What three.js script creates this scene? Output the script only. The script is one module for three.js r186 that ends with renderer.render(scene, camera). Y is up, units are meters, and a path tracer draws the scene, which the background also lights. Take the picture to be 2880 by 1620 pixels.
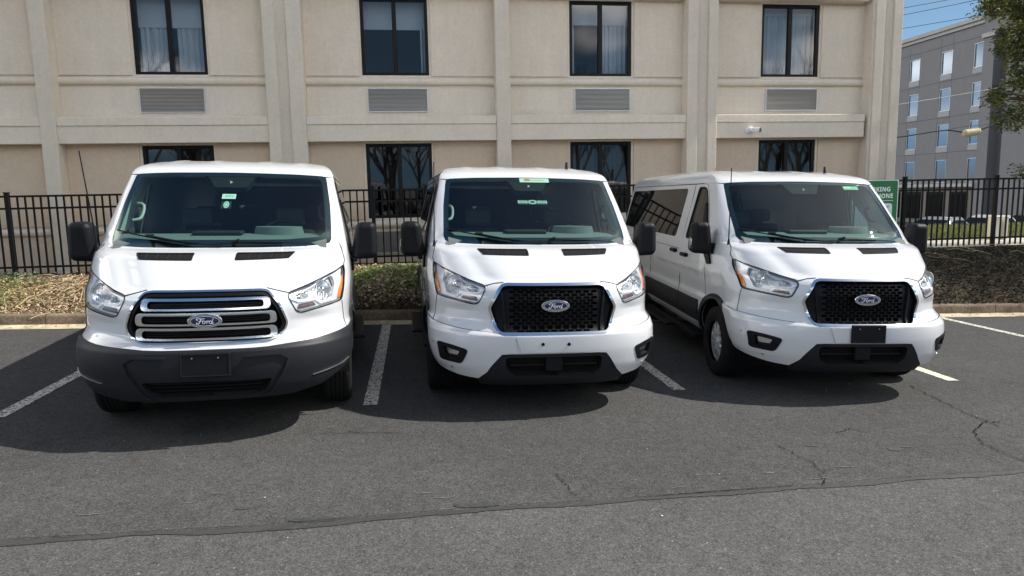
import * as THREE from 'three';
import { RoundedBoxGeometry } from 'three/addons/geometries/RoundedBoxGeometry.js';
import { mergeGeometries, mergeVertices } from 'three/addons/utils/BufferGeometryUtils.js';
import { ImprovedNoise } from 'three/addons/math/ImprovedNoise.js';

// ---------------------------------------------------------------- camera, sky, sun, exposure
const scene = new THREE.Scene();
const camera = new THREE.PerspectiveCamera(2 * Math.atan(810 / 1968) * 180 / Math.PI, 16 / 9, 0.05, 900);
camera.position.set(0, 1.785, 0);
camera.rotation.set(-0.13006, -0.14028, 0.00954, 'YXZ');
scene.add(camera);
const renderer = new THREE.WebGLRenderer({ antialias: true });
renderer.toneMapping = THREE.LinearToneMapping;
renderer.toneMappingExposure = 2.0;
renderer.shadowMap.enabled = true;

const SUN = new THREE.Vector3(0.86, 1, -0.085).normalize();
const sun = new THREE.DirectionalLight(new THREE.Color(1, 0.955, 0.88), 3.4);
sun.position.copy(SUN).multiplyScalar(60); sun.target.position.set(1, 0, -6);
sun.castShadow = true; sun.shadow.radius = 1; sun.shadow.mapSize.set(4096, 4096);
Object.assign(sun.shadow.camera, { left: -25, right: 25, top: 25, bottom: -25, near: 1, far: 140 });
scene.add(sun, sun.target);

const perlin = new ImprovedNoise();
const fbm = (x, y, z, o = 4) => { let s = 0, a = 0.5; for (let i = 0; i < o; i++) { s += a * perlin.noise(x, y, z); x *= 2.03; y *= 2.03; z *= 2.03; a *= 0.5; } return s; };
const smooth = (a, b, x) => { const t = Math.min(1, Math.max(0, (x - a) / (b - a))); return t * t * (3 - 2 * t); };
const mix = (a, b, t) => a + (b - a) * t;
let seed = 12345;
const rnd = () => { seed = (seed * 1664525 + 1013904223) >>> 0; return seed / 4294967296; };
const rr = (a, b) => a + (b - a) * rnd();

function skyTexture() {
  const w = 1024, h = 512, data = new Float32Array(w * h * 4), K = SKY_GAIN;
  for (let j = 0; j < h; j++) {
    const el = (j + 0.5) / h * Math.PI - Math.PI / 2, se = Math.sin(el);
    for (let i = 0; i < w; i++) {
      const az = (i + 0.5) / w * 2 * Math.PI - Math.PI, ce = Math.cos(el);
      const x = Math.cos(az) * ce, z = Math.sin(az) * ce;
      let c;
      if (se > 0) {
        const t = Math.pow(1 - se, 3.2);
        c = [mix(0.036, 0.20, t), mix(0.078, 0.35, t), mix(0.165, 0.50, t)];
        const g = Math.max(0, x * SUN.x + se * SUN.y + z * SUN.z);
        const gl = 0.4 * Math.pow(g, 24) + 0.08 * Math.pow(g, 4);
        c[0] += gl; c[1] += gl * 0.96; c[2] += gl * 0.88;
        // scattered fair-weather clouds
        const px = x / (se + 0.12), pz = z / (se + 0.12);
        const n = fbm(px * 0.8 + CLX, pz * 0.8 + CLZ, 3.3, 6);
        const cl = smooth(-0.02, 0.22, n) * smooth(0.02, 0.14, se) * 0.85 * (1 - 0.95 * smooth(0.50, 0.78, se));
        const lum = 2.75 - 0.6 * smooth(0.15, 0.5, n);
        c = [mix(c[0], lum, cl), mix(c[1], lum * 0.95, cl), mix(c[2], lum * 0.87, cl)];
      } else c = [0.24, 0.225, 0.2];
      const k = (j * w + i) * 4;
      data[k] = c[0] * K; data[k + 1] = c[1] * K; data[k + 2] = c[2] * K; data[k + 3] = 1;
    }
  }
  const t = new THREE.DataTexture(data, w, h, THREE.RGBAFormat, THREE.FloatType);
  t.mapping = THREE.EquirectangularReflectionMapping; t.magFilter = t.minFilter = THREE.LinearFilter; t.needsUpdate = true;
  return t;
}
const SKY_GAIN = 1.05, CLX = 33.67, CLZ = 5.60;
const skyTex = skyTexture();
scene.background = skyTex; scene.environment = skyTex;

// ---------------------------------------------------------------- helpers
const used = {};
function numbered(name) { const n = used[name] = (used[name] ?? -1) + 1; return n ? `${name}_${String(n).padStart(3, '0')}` : name; }
function thing(name, label, category, group) {
  const o = new THREE.Group(); o.name = numbered(name); scene.add(o);
  o.userData = { label, category }; if (group) o.userData.group = group;
  return o;
}
function mesh(name, geo, mat, parent) {
  const m = new THREE.Mesh(Array.isArray(geo) ? join(geo) : geo, mat);
  m.castShadow = m.receiveShadow = true;
  if (parent) { m.name = name; parent.add(m); } else { m.name = numbered(name); scene.add(m); }
  return m;
}
function struct(name, geo, mat) { const m = mesh(name, geo, mat); m.userData.kind = 'structure'; return m; }
function join(list) {
  const a = list.map((g) => { let q = g.index ? g.toNonIndexed() : g.clone(); for (const k of Object.keys(q.attributes)) if (!['position', 'normal', 'uv'].includes(k)) q.deleteAttribute(k); if (!q.attributes.uv) q.setAttribute('uv', new THREE.Float32BufferAttribute(new Float32Array(q.attributes.position.count * 2), 2)); return q; });
  return mergeGeometries(a);
}
function box(x0, x1, y0, y1, z0, z1, r = 0) {
  const g = r ? new RoundedBoxGeometry(x1 - x0, y1 - y0, z1 - z0, 2, r) : new THREE.BoxGeometry(x1 - x0, y1 - y0, z1 - z0);
  g.translate((x0 + x1) / 2, (y0 + y1) / 2, (z0 + z1) / 2);
  return worldUV(g);
}
function worldUV(g) {   // box projection in metres
  const p = g.attributes.position, n = g.attributes.normal, uv = new Float32Array(p.count * 2);
  for (let i = 0; i < p.count; i++) {
    const ax = Math.abs(n.getX(i)), ay = Math.abs(n.getY(i)), az = Math.abs(n.getZ(i));
    if (az >= ax && az >= ay) { uv[2 * i] = p.getX(i); uv[2 * i + 1] = p.getY(i); }
    else if (ax >= ay) { uv[2 * i] = p.getZ(i); uv[2 * i + 1] = p.getY(i); }
    else { uv[2 * i] = p.getX(i); uv[2 * i + 1] = p.getZ(i); }
  }
  g.setAttribute('uv', new THREE.BufferAttribute(uv, 2));
  return g;
}
const V3 = (x, y, z) => new THREE.Vector3(x, y, z);
function bar(a, b, r, seg = 6) { // straight round bar
  const A = V3(...a), B = V3(...b), g = new THREE.CylinderGeometry(r, r, A.distanceTo(B), seg);
  g.applyQuaternion(new THREE.Quaternion().setFromUnitVectors(V3(0, 1, 0), B.clone().sub(A).normalize()));
  const m = A.add(B).multiplyScalar(0.5); g.translate(m.x, m.y, m.z); return g;
}
function tube(pts, r, seg = 24, rad = 6) { return new THREE.TubeGeometry(new THREE.CatmullRomCurve3(pts.map((p) => V3(...p))), seg, r, rad); }
function taper(a, b, r0, r1, seg = 8) {
  const A = V3(...a), B = V3(...b), g = new THREE.CylinderGeometry(r1, r0, A.distanceTo(B), seg);
  g.applyQuaternion(new THREE.Quaternion().setFromUnitVectors(V3(0, 1, 0), B.clone().sub(A).normalize()));
  const m = A.add(B).multiplyScalar(0.5); g.translate(m.x, m.y, m.z); return g;
}
const rgb = (r, g, b) => new THREE.Color().setRGB(r, g, b);
const std = (c, rough, metal = 0, o = {}) => new THREE.MeshStandardMaterial({ color: Array.isArray(c) ? rgb(...c) : rgb(c, c, c), roughness: rough, metalness: metal, ...o });
const phys = (c, rough, metal = 0, o = {}) => new THREE.MeshPhysicalMaterial({ color: Array.isArray(c) ? rgb(...c) : rgb(c, c, c), roughness: rough, metalness: metal, ...o });
function noiseTex(n, f, rep, colour = false) { // f(u, v, i, j) -> value or [r, g, b] in 0..1 (sRGB if colour)
  const d = new Uint8Array(n * n * 4);
  for (let j = 0; j < n; j++) for (let i = 0; i < n; i++) {
    const c = f(i / n, j / n, i, j), k = (j * n + i) * 4, a = Array.isArray(c) ? c : [c, c, c];
    for (let q = 0; q < 3; q++) d[k + q] = Math.max(0, Math.min(255, a[q] * 255)); d[k + 3] = 255;
  }
  const t = new THREE.DataTexture(d, n, n); t.wrapS = t.wrapT = THREE.RepeatWrapping; t.magFilter = THREE.LinearFilter; t.minFilter = THREE.LinearMipmapLinearFilter; t.generateMipmaps = true;
  if (colour) t.colorSpace = THREE.SRGBColorSpace; t.repeat.set(rep, rep); t.needsUpdate = true; return t;
}
// periodic value noise for tiling textures
function tileNoise(n, cells, s) {
  const g = new Float32Array(cells * cells); let q = s * 7919 + 13; for (let i = 0; i < g.length; i++) { q = (q * 1664525 + 1013904223) >>> 0; g[i] = q / 4294967296; }
  return (u, v) => { const x = u * cells, y = v * cells, i = Math.floor(x), j = Math.floor(y); let fx = x - i, fy = y - j; fx = fx * fx * (3 - 2 * fx); fy = fy * fy * (3 - 2 * fy);
    const G = (a, b) => g[((b % cells + cells) % cells) * cells + ((a % cells + cells) % cells)];
    return mix(mix(G(i, j), G(i + 1, j), fx), mix(G(i, j + 1), G(i + 1, j + 1), fx), fy); };
}
function canvasTex(w, h, draw) {
  const c = document.createElement('canvas'); c.width = w; c.height = h; draw(c.getContext('2d'), w, h);
  const t = new THREE.CanvasTexture(c); t.colorSpace = THREE.SRGBColorSpace; return t;
}

// ---------------------------------------------------------------- materials
const stuccoA = tileNoise(0, 128, 3), stuccoB = tileNoise(0, 48, 4), stuccoC = tileNoise(0, 9, 5), stuccoD = tileNoise(0, 200, 6);
const stuccoS = tileNoise(0, 50, 8);
const stuccoBump = noiseTex(512, (u, v) => 0.5 * stuccoD(u, v) + 0.3 * stuccoA(u, v) + 0.2 * stuccoB(u, v), 1 / 1.3);
const stuccoMap = noiseTex(512, (u, v) => { const k = 0.90 + 0.025 * stuccoC(u, v) + 0.02 * stuccoB(u, v) + 0.035 * (stuccoA(u, v) - 0.5) + 0.016 * (stuccoS(u, v * 0.08) - 0.5); return [k, k * 0.995, k * 0.985]; }, 1 / 2.6, true);
const stucco = (c) => std(c, 0.95, 0, { map: stuccoMap, bumpMap: stuccoBump, bumpScale: 0.004 });
const M = {
  wall: stucco([0.87, 0.765, 0.64]), wallLow: stucco([0.77, 0.63, 0.49]), trim: stucco([0.88, 0.79, 0.67]), pilaster: stucco([0.79, 0.71, 0.605]),
  bronze: phys([0.007, 0.0075, 0.009], 0.45, 0, { specularIntensity: 0.4 }), alu: std([0.62, 0.63, 0.64], 0.42, 0.85), dark: phys(0.008, 0.8, 0, { specularIntensity: 0.3 }), room: std(0.10, 0.95),
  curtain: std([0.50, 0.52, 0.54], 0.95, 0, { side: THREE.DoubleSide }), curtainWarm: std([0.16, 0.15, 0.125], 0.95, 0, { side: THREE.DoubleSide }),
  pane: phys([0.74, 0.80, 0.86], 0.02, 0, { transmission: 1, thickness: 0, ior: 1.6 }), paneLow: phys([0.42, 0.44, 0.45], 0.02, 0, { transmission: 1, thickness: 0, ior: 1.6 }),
  fence: phys([0.006, 0.0065, 0.008], 0.5, 0, { specularIntensity: 0.35 }),
  paint: phys([0.58, 0.593, 0.612], 0.34, 0, { clearcoat: 1, clearcoatRoughness: 0.04 }),
  plastic: phys([0.007, 0.008, 0.010], 0.5, 0, { specularIntensity: 0.3 }), plasticSoft: phys([0.013, 0.0145, 0.018], 0.5, 0, { specularIntensity: 0.5 }), gloss: phys(0.006, 0.08, 0, { clearcoat: 1, clearcoatRoughness: 0.03 }),
  mesh: phys([0.004, 0.0045, 0.006], 0.45, 0, { specularIntensity: 0.35 }), rubber: phys(0.010, 0.85, 0, { specularIntensity: 0.4 }), barChrome: std([0.82, 0.83, 0.84], 0.2, 1), chrome: std([0.86, 0.87, 0.88], 0.09, 1), rim: std([0.74, 0.74, 0.74], 0.38, 0.75), satin: std([0.55, 0.56, 0.57], 0.32, 0.9),
  glass: phys([0.72, 0.93, 0.87], 0.012, 0, { transmission: 1, thickness: 0, ior: 1.5, clearcoat: 0.6, clearcoatRoughness: 0.2 }), doorGlass: phys([0.30, 0.36, 0.35], 0.012, 0, { transmission: 1, thickness: 0, ior: 1.5 }),
  tint: phys([0.005, 0.0055, 0.006], 0.03, 0, { ior: 1.36, specularIntensity: 0.7 }),
  lens: phys([0.97, 0.98, 0.99], 0.03, 0, { transmission: 1, thickness: 0, ior: 1.5 }),
  amber: phys([0.85, 0.22, 0.02], 0.2, 0, { clearcoat: 1 }), amberDark: phys([0.10, 0.05, 0.035], 0.25, 0, { clearcoat: 1 }),
  reflector: std([0.88, 0.90, 0.92], 0.22, 0.9), lampTrim: std([0.74, 0.77, 0.80], 0.35, 0.35), lampGrey: std([0.55, 0.57, 0.60], 0.35, 0.5),
  seat: std([0.022, 0.023, 0.025], 0.85), dash: std([0.095, 0.105, 0.105], 0.7), pillarTrim: std([0.34, 0.36, 0.345], 0.8), dustyGlass: phys([0.72, 0.93, 0.87], 0.012, 0, { transmission: 1, thickness: 0, ior: 1.5, clearcoat: 1, clearcoatRoughness: 0.27 }), interior: std([0.30, 0.31, 0.30], 0.85),
  white: std(0.75, 0.6), seam: std(0.02, 0.8),
};

// ---------------------------------------------------------------- van body surface
// One smooth surface M(q, v): v is height (above 1.93 it turns over the roof), q runs round the plan outline at that height:
// 0 front centre .. 1 end of the front corner .. 2 start of the rear corner .. 3 rear centre; negative q is the other side.
function pchip(tab) {
  const x = tab.map((p) => p[0]), y = tab.map((p) => p[1]), n = x.length, d = [], m = new Array(n).fill(0);
  for (let i = 0; i < n - 1; i++) d.push((y[i + 1] - y[i]) / (x[i + 1] - x[i]));
  m[0] = d[0]; m[n - 1] = d[n - 2];
  for (let i = 1; i < n - 1; i++) if (d[i - 1] * d[i] > 0) { const h0 = x[i] - x[i - 1], h1 = x[i + 1] - x[i], w1 = 2 * h1 + h0, w2 = h1 + 2 * h0; m[i] = (w1 + w2) / (w1 / d[i - 1] + w2 / d[i]); }
  return (t) => {
    if (t <= x[0]) return y[0] + m[0] * (t - x[0]) * 0; if (t >= x[n - 1]) return y[n - 1];
    let i = 0; while (t > x[i + 1]) i++;
    const h = x[i + 1] - x[i], s = (t - x[i]) / h, s2 = s * s, s3 = s2 * s;
    return (2 * s3 - 3 * s2 + 1) * y[i] + (s3 - 2 * s2 + s) * h * m[i] + (-2 * s3 + 3 * s2) * y[i + 1] + (s3 - s2) * h * m[i + 1];
  };
}
const Z0 = pchip([[0.20, -0.16], [0.27, -0.06], [0.34, -0.005], [0.45, 0.035], [0.58, 0.05], [0.68, 0.048], [0.715, 0.02], [0.76, 0.0], [0.94, 0.0], [1.03, -0.02], [1.085, -0.06], [1.12, -0.115], [1.18, -0.2], [1.25, -0.305], [1.32, -0.43], [1.345, -0.53], [1.365, -0.645], [1.5, -0.815], [1.7, -1.085], [1.9, -1.345], [1.975, -1.435], [2.0, -1.475], [2.04, -1.6], [2.07, -1.78], [2.095, -2.1], [2.115, -2.7], [2.13, -3.3]]);
const WD = pchip([[0.20, 0.80], [0.27, 0.87], [0.34, 0.895], [0.45, 0.952], [0.6, 0.983], [0.74, 0.985], [0.80, 0.972], [0.95, 0.982], [1.1, 0.988], [1.25, 0.978], [1.36, 0.958], [1.6, 0.915], [1.8, 0.876], [1.93, 0.85], [2.2, 0.82]]);
const BD = pchip([[0.2, 0.5], [0.45, 0.58], [0.72, 0.64], [0.78, 0.74], [0.95, 0.80], [1.1, 0.80], [1.2, 0.70], [1.33, 0.5], [1.38, 0.38], [1.5, 0.34], [1.95, 0.15], [2.0, 0.16], [2.08, 0.35], [2.13, 0.6]]);
const ND = pchip([[0.2, 3], [0.6, 3.0], [0.72, 2.8], [0.8, 2.55], [1.1, 2.5], [1.3, 2.5], [1.4, 2.6], [2.13, 2.6]]);
let ZREAR = -5.62;
function lev(v) {
  let y = v, W, ph = 0;
  if (v > 1.93) { ph = Math.min(1, v - 1.93) * Math.PI / 2; y = 1.93 + 0.2 * Math.sin(ph); W = 0.85 * Math.pow(Math.max(1e-4, Math.cos(ph)), 0.36); }
  else W = WD(v);
  const z0 = Z0(y), b = BD(y), n = ND(y), br = 0.22;
  const zr = ZREAR - (v > 1.93 ? -0.5 * Math.pow((y - 1.93) / 0.2, 3) : 0) + 0.10 * smooth(0.9, 1.93, y);
  return { y, W, z0, b, n, zf: z0 - b, zr, zb: zr + br, br };
}
function surfRaw(q, v) {
  const L = lev(v), s = q < 0 ? -1 : 1, a = Math.abs(q); let x, z, y = L.y;
  if (a <= 1) { const t = a * Math.PI / 2; x = L.W * Math.pow(Math.sin(t), 2 / L.n); z = L.zf + L.b * Math.cos(t); }
  else if (a <= 2) { z = L.zf + (L.zb - L.zf) * (a - 1); x = L.W; }
  else { const t = (3 - Math.min(3, a)) * Math.PI / 2; x = L.W * Math.pow(Math.sin(t), 2 / 3.2); z = L.zb - L.br * Math.cos(t); }
  // flare of the body side behind the front wheel, and a crease line along the side
  const side = smooth(-0.75, -1.5, z) * smooth(0.25, 0.45, y) * (1 - smooth(1.2, 1.9, y));
  x += 0.022 * side * Math.min(1, x / 0.8) + 0.006 * side * (smooth(0.98, 1.02, y) - smooth(1.02, 1.2, y));
  // bonnet: raised middle with hollows running back from the grille corners
  if (y > 1.06 && y < 1.40 && z > -1.2) {
    const k = smooth(1.07, 1.14, y) * (1 - smooth(1.31, 1.38, y)), xl = mix(0.50, 0.69, (y - 1.08) / 0.28);
    const d = (x - xl) / 0.085; z -= 0.030 * k * Math.exp(-d * d); 
    const c = (x - 0.30) / 0.20; z += 0.010 * k * Math.exp(-c * c);
  }
  // sculpted cheek between headlamp and bumper
  if (y > 0.76 && y < 0.98 && z > -0.8) { const k = smooth(0.76, 0.80, y) * (1 - smooth(0.86, 0.93, y)); const d = (x - 0.72) / 0.14; z -= 0.022 * k * Math.exp(-d * d); }
  // ribs pressed lengthwise into the roof
  if (v > 2.06 && z < -1.62) { const k = smooth(-1.62, -1.9, z) * smooth(2.06, 2.14, v); y += 0.008 * k * (Math.exp(-Math.pow((x - 0.22) / 0.05, 2)) + Math.exp(-Math.pow((x - 0.55) / 0.05, 2))); }
  return [s * x, y, z];
}
const E1 = 0.004, E2 = 0.003;
function surfN(q, v) {
  const a = surfRaw(q + E1, v), b = surfRaw(q - E1, v), c = surfRaw(q, v + E2), d = surfRaw(q, Math.max(0.2, v - E2));
  const ux = a[0] - b[0], uy = a[1] - b[1], uz = a[2] - b[2], vx = c[0] - d[0], vy = c[1] - d[1], vz = c[2] - d[2];
  let nx = uy * vz - uz * vy, ny = uz * vx - ux * vz, nz = ux * vy - uy * vx; const l = Math.hypot(nx, ny, nz) || 1;
  return [nx / l, ny / l, nz / l];
}
function surf(q, v, off = 0) { const p = surfRaw(q, v); if (off) { const n = surfN(q, v); p[0] += n[0] * off; p[1] += n[1] * off; p[2] += n[2] * off; } return p; }
const qF = (x, v) => { const L = lev(v), a = Math.min(0.9999, Math.abs(x) / L.W); return Math.sign(x || 1) * Math.asin(Math.pow(a, L.n / 2)) / (Math.PI / 2) * (x === 0 ? 0 : 1); };
const qS = (z, v) => { const L = lev(v); if (z > L.zf) return Math.acos(Math.min(1, (z - L.zf) / L.b)) / (Math.PI / 2); if (z > L.zb) return 1 + (L.zf - z) / (L.zf - L.zb); return 3 - Math.acos(Math.min(1, (L.zb - z) / L.br)) / (Math.PI / 2); };
// chart points: ['f', x, v] seen from the front, ['s', z, v] seen from the side (X > 0)
const toQ = (p) => p[0] === 'f' ? [qF(p[1], p[2]), p[2]] : p[0] === 's' ? [qS(p[1], p[2]), p[2]] : [p[1], p[2]];
function fillet(poly, r) { // poly [[x, y]...] -> rounded
  const out = [], n = poly.length;
  for (let i = 0; i < n; i++) {
    const a = poly[(i + n - 1) % n], p = poly[i], b = poly[(i + 1) % n], R = Array.isArray(r) ? r[i] : r;
    const la = Math.hypot(a[0] - p[0], a[1] - p[1]), lb = Math.hypot(b[0] - p[0], b[1] - p[1]), t = Math.min(R, la * 0.48, lb * 0.48);
    if (t < 1e-4) { out.push(p); continue; }
    const A = [p[0] + (a[0] - p[0]) * t / la, p[1] + (a[1] - p[1]) * t / la], B = [p[0] + (b[0] - p[0]) * t / lb, p[1] + (b[1] - p[1]) * t / lb];
    for (let k = 0; k <= 5; k++) { const s = k / 5; out.push([A[0] * (1 - s) * (1 - s) + 2 * p[0] * s * (1 - s) + B[0] * s * s, A[1] * (1 - s) * (1 - s) + 2 * p[1] * s * (1 - s) + B[1] * s * s]); }
  }
  return out;
}
const F = (poly) => poly.map((p) => ['f', p[0], p[1]]), S = (poly) => poly.map((p) => ['s', p[0], p[1]]);
function grow(poly, d) { // offset a simple polygon outwards by d (winding independent)
  let A = 0; const n = poly.length; for (let i = 0; i < n; i++) { const a = poly[i], b = poly[(i + 1) % n]; A += a[0] * b[1] - b[0] * a[1]; }
  const s = A > 0 ? 1 : -1;
  return poly.map((p, i) => { const a = poly[(i + n - 1) % n], b = poly[(i + 1) % n]; let x = b[0] - a[0], y = b[1] - a[1]; const l = Math.hypot(x, y) || 1; return [p[0] + s * y / l * d, p[1] - s * x / l * d]; });
}
function densify(pts, step = 0.05) { // chart polygon -> [q, v] loop
  const out = [], n = pts.length;
  for (let i = 0; i < n; i++) {
    const a = pts[i], b = pts[(i + 1) % n], A = toQ(a), B = toQ(b);
    const pa = surfRaw(...A), pb = surfRaw(...B), len = Math.hypot(pa[0] - pb[0], pa[1] - pb[1], pa[2] - pb[2]), k = Math.max(1, Math.ceil(len / step));
    for (let j = 0; j < k; j++) { const t = j / k; out.push(a[0] === b[0] ? toQ([a[0], mix(a[1], b[1], t), mix(a[2], b[2], t)]) : [mix(A[0], B[0], t), mix(A[1], B[1], t)]); }
  }
  return out;
}
const mir = (loop) => loop.map((p) => [-p[0], p[1]]).reverse();
// panel on the surface: loop and holes in [q, v]; off lifts it, wall gives its edges a depth towards the inside
function panelQV(loop, holes = [], { off = 0, wall = 0, tol = 0.0012, maxLen = 0.35, wallHoles = true, uvf } = {}) {
  const v2 = (l) => l.map((p) => new THREE.Vector2(p[0], p[1]));
  let ct = v2(loop), hs = holes.map(v2);
  if (THREE.ShapeUtils.isClockWise(ct)) ct.reverse();
  hs = hs.map((h) => (THREE.ShapeUtils.isClockWise(h) ? h : h.reverse()));
  const faces = THREE.ShapeUtils.triangulateShape(ct, hs);
  const Q = [], P = []; const add = (q, v) => { Q.push([q, v]); P.push(surf(q, v, off)); return Q.length - 1; };
  for (const p of ct) add(p.x, p.y); for (const h of hs) for (const p of h) add(p.x, p.y);
  let T = faces.map((f) => [f[0], f[1], f[2]]);
  const mids = new Map(), nosplit = new Set();
  const key = (a, b) => (a < b ? a * 1e6 + b : b * 1e6 + a);
  const midOf = (a, b) => {
    const k = key(a, b); if (mids.has(k)) return mids.get(k); if (nosplit.has(k)) return -1;
    const q = (Q[a][0] + Q[b][0]) / 2, v = (Q[a][1] + Q[b][1]) / 2, m = surf(q, v, off), A = P[a], B = P[b];
    const dev = Math.hypot(m[0] - (A[0] + B[0]) / 2, m[1] - (A[1] + B[1]) / 2, m[2] - (A[2] + B[2]) / 2), len = Math.hypot(A[0] - B[0], A[1] - B[1], A[2] - B[2]);
    if (len > 0.02 && (dev > tol || len > maxLen)) { Q.push([q, v]); P.push(m); mids.set(k, Q.length - 1); return Q.length - 1; }
    nosplit.add(k); return -1;
  };
  for (let it = 0; it < 9; it++) {
    const N = []; let ch = false;
    for (const [a, b, c] of T) {
      const m = [midOf(a, b), midOf(b, c), midOf(c, a)], n = m.filter((x) => x >= 0).length;
      if (!n) { N.push([a, b, c]); continue; } ch = true;
      const [ab, bc, ca] = m;
      if (n === 3) N.push([a, ab, ca], [ab, b, bc], [ca, bc, c], [ab, bc, ca]);
      else if (n === 1) { if (ab >= 0) N.push([a, ab, c], [ab, b, c]); else if (bc >= 0) N.push([a, b, bc], [a, bc, c]); else N.push([a, b, ca], [ca, b, c]); }
      else if (ab < 0) N.push([a, b, bc], [a, bc, ca], [ca, bc, c]); else if (bc < 0) N.push([a, ab, ca], [ab, b, c], [ab, c, ca]); else N.push([ab, b, bc], [a, ab, c], [ab, bc, c]);
    }
    T = N; if (!ch) break;
  }
  const pos = [], nor = [], uv = [], nn = Q.map((p) => surfN(p[0], p[1]));
  const put = (i) => { pos.push(...P[i]); nor.push(...nn[i]); uv.push(...(uvf ? uvf(P[i]) : [Q[i][0], Q[i][1]])); };
  for (const [a, b, c] of T) {
    const A = P[a], B = P[b], C = P[c], ux = B[0] - A[0], uy = B[1] - A[1], uz = B[2] - A[2], vx = C[0] - A[0], vy = C[1] - A[1], vz = C[2] - A[2];
    const g = (uy * vz - uz * vy) * nn[a][0] + (uz * vx - ux * vz) * nn[a][1] + (ux * vy - uy * vx) * nn[a][2];
    if (g >= 0) { put(a); put(b); put(c); } else { put(a); put(c); put(b); }
  }
  if (wall) for (const l of [ct, ...(wallHoles ? hs : [])]) {
    for (let i = 0; i < l.length; i++) {
      const p = l[i], r = l[(i + 1) % l.length];
      const a = surf(p.x, p.y, off), b = surf(r.x, r.y, off), c = surf(p.x, p.y, off - wall), d = surf(r.x, r.y, off - wall);
      const n = V3(b[0] - a[0], b[1] - a[1], b[2] - a[2]).cross(V3(c[0] - a[0], c[1] - a[1], c[2] - a[2])).normalize().negate();
      for (const w of [a, c, b, b, c, d]) { pos.push(...w); nor.push(n.x, n.y, n.z); uv.push(0, 0); }
    }
  }
  const g = new THREE.BufferGeometry();
  g.setAttribute('position', new THREE.Float32BufferAttribute(pos, 3)); g.setAttribute('normal', new THREE.Float32BufferAttribute(nor, 3)); g.setAttribute('uv', new THREE.Float32BufferAttribute(uv, 2));
  return g;
}
const panel = (pts, holes, o) => panelQV(densify(pts), (holes || []).map((h) => densify(h)), o);
const panelM = (pts, holes, o) => panelQV(mir(densify(pts)), (holes || []).map((h) => mir(densify(h))), o);
const both = (pts, holes, o) => [panel(pts, holes, o), panelM(pts, holes, o)];
function seamLine(pts, r = 0.003, off = -0.001, sgn = 1) { // thin dark joint along an open chart polyline
  const out = [];
  for (let i = 0; i < pts.length - 1; i++) { const a = pts[i], b = pts[i + 1], A = toQ(a), B = toQ(b), k = 6; for (let j = 0; j < k + (i === pts.length - 2 ? 1 : 0); j++) { const t = j / k, p = a[0] === b[0] ? toQ([a[0], mix(a[1], b[1], t), mix(a[2], b[2], t)]) : [mix(A[0], B[0], t), mix(A[1], B[1], t)]; out.push(surf(sgn * p[0], p[1], off)); } }
  return tube(out, r, out.length * 2, 5);
}
const arc = (cz, cy, r, a0, a1, n = 14) => Array.from({ length: n + 1 }, (_, i) => { const a = mix(a0, a1, i / n); return ['s', cz + r * Math.cos(a), cy + r * Math.sin(a)]; });

// ---------------------------------------------------------------- outlines shared by the three vans
const WY = 0.355, WZ = -1.0, ARC = 0.43;                 // front wheel
const aAt = (y) => Math.asin((y - WY) / ARC);             // angle on the arch at height y (front side)
const HL_TOP = [[0.548, 1.070], [0.66, 1.105], [0.78, 1.150], [0.88, 1.188], [0.935, 1.218]];
const HL = fillet([[0.548, 1.072], ...HL_TOP.slice(1), [0.942, 1.17], [0.936, 1.06], [0.918, 0.962], [0.78, 0.942], [0.635, 0.920], [0.602, 0.930], [0.548, 1.035]], [0.03, 0, 0, 0, 0.008, 0.02, 0.03, 0.02, 0.03, 0.01, 0.02, 0.03]);
const GR_NEW = fillet([[0, 0.69], [0.425, 0.692], [0.465, 0.722], [0.52, 0.90], [0.50, 0.94], [0.425, 1.07], [0.385, 1.085], [0, 1.087]], [0, 0.03, 0.03, 0.03, 0.03, 0.04, 0.03, 0]);
const GR_OLD = fillet([[0, 0.730], [0.44, 0.742], [0.515, 0.805], [0.536, 0.86], [0.49, 0.995], [0.41, 1.088], [0.36, 1.096], [0, 1.099]], [0, 0.05, 0.05, 0.05, 0.05, 0.05, 0.03, 0]);
const full = (half) => { const a = half.filter((p) => p[0] > 1e-6), c = half.filter((p) => p[0] <= 1e-6); const top = c[c.length - 1]; return [...a, ...a.slice().reverse().map((p) => [-p[0], p[1]])]; };
// windscreen glass outline, right half from bottom centre
const WS = [[0, 1.366], [0.30, 1.366], [0.58, 1.368], [0.78, 1.376], [0.825, 1.39], [0.838, 1.42], [0.835, 1.48], [0.822, 1.70], [0.796, 1.90], [0.785, 1.938], [0.76, 1.950], [0.5, 1.963], [0, 1.970]];
const HOOD_SIDE = [['f', 0.942, 1.25], ['f', 0.936, 1.285], ['f', 0.927, 1.32], ['f', 0.915, 1.352], ['f', 0.895, 1.385]];
const Yv = (y) => (y <= 1.93 ? y : 1.93 + Math.asin(Math.min(1, (y - 1.93) / 0.2)) * 2 / Math.PI);
for (const p of WS) p[1] = Yv(p[1]);
const VTOP = 1.985;
const WS_SIDE = [[0.825, 1.39], [0.838, 1.42], [0.835, 1.48], [0.822, 1.70], [0.796, 1.90], [0.785, Yv(1.938)]];
const DOOR_FRONT = [[-1.29, 1.36], [-1.36, 1.45], [-1.60, 1.76], [-1.74, 1.90], [-1.84, VTOP]];
const REAR_WZ = -4.30, SILL = 0.36;
ZREAR = -5.80;

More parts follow.
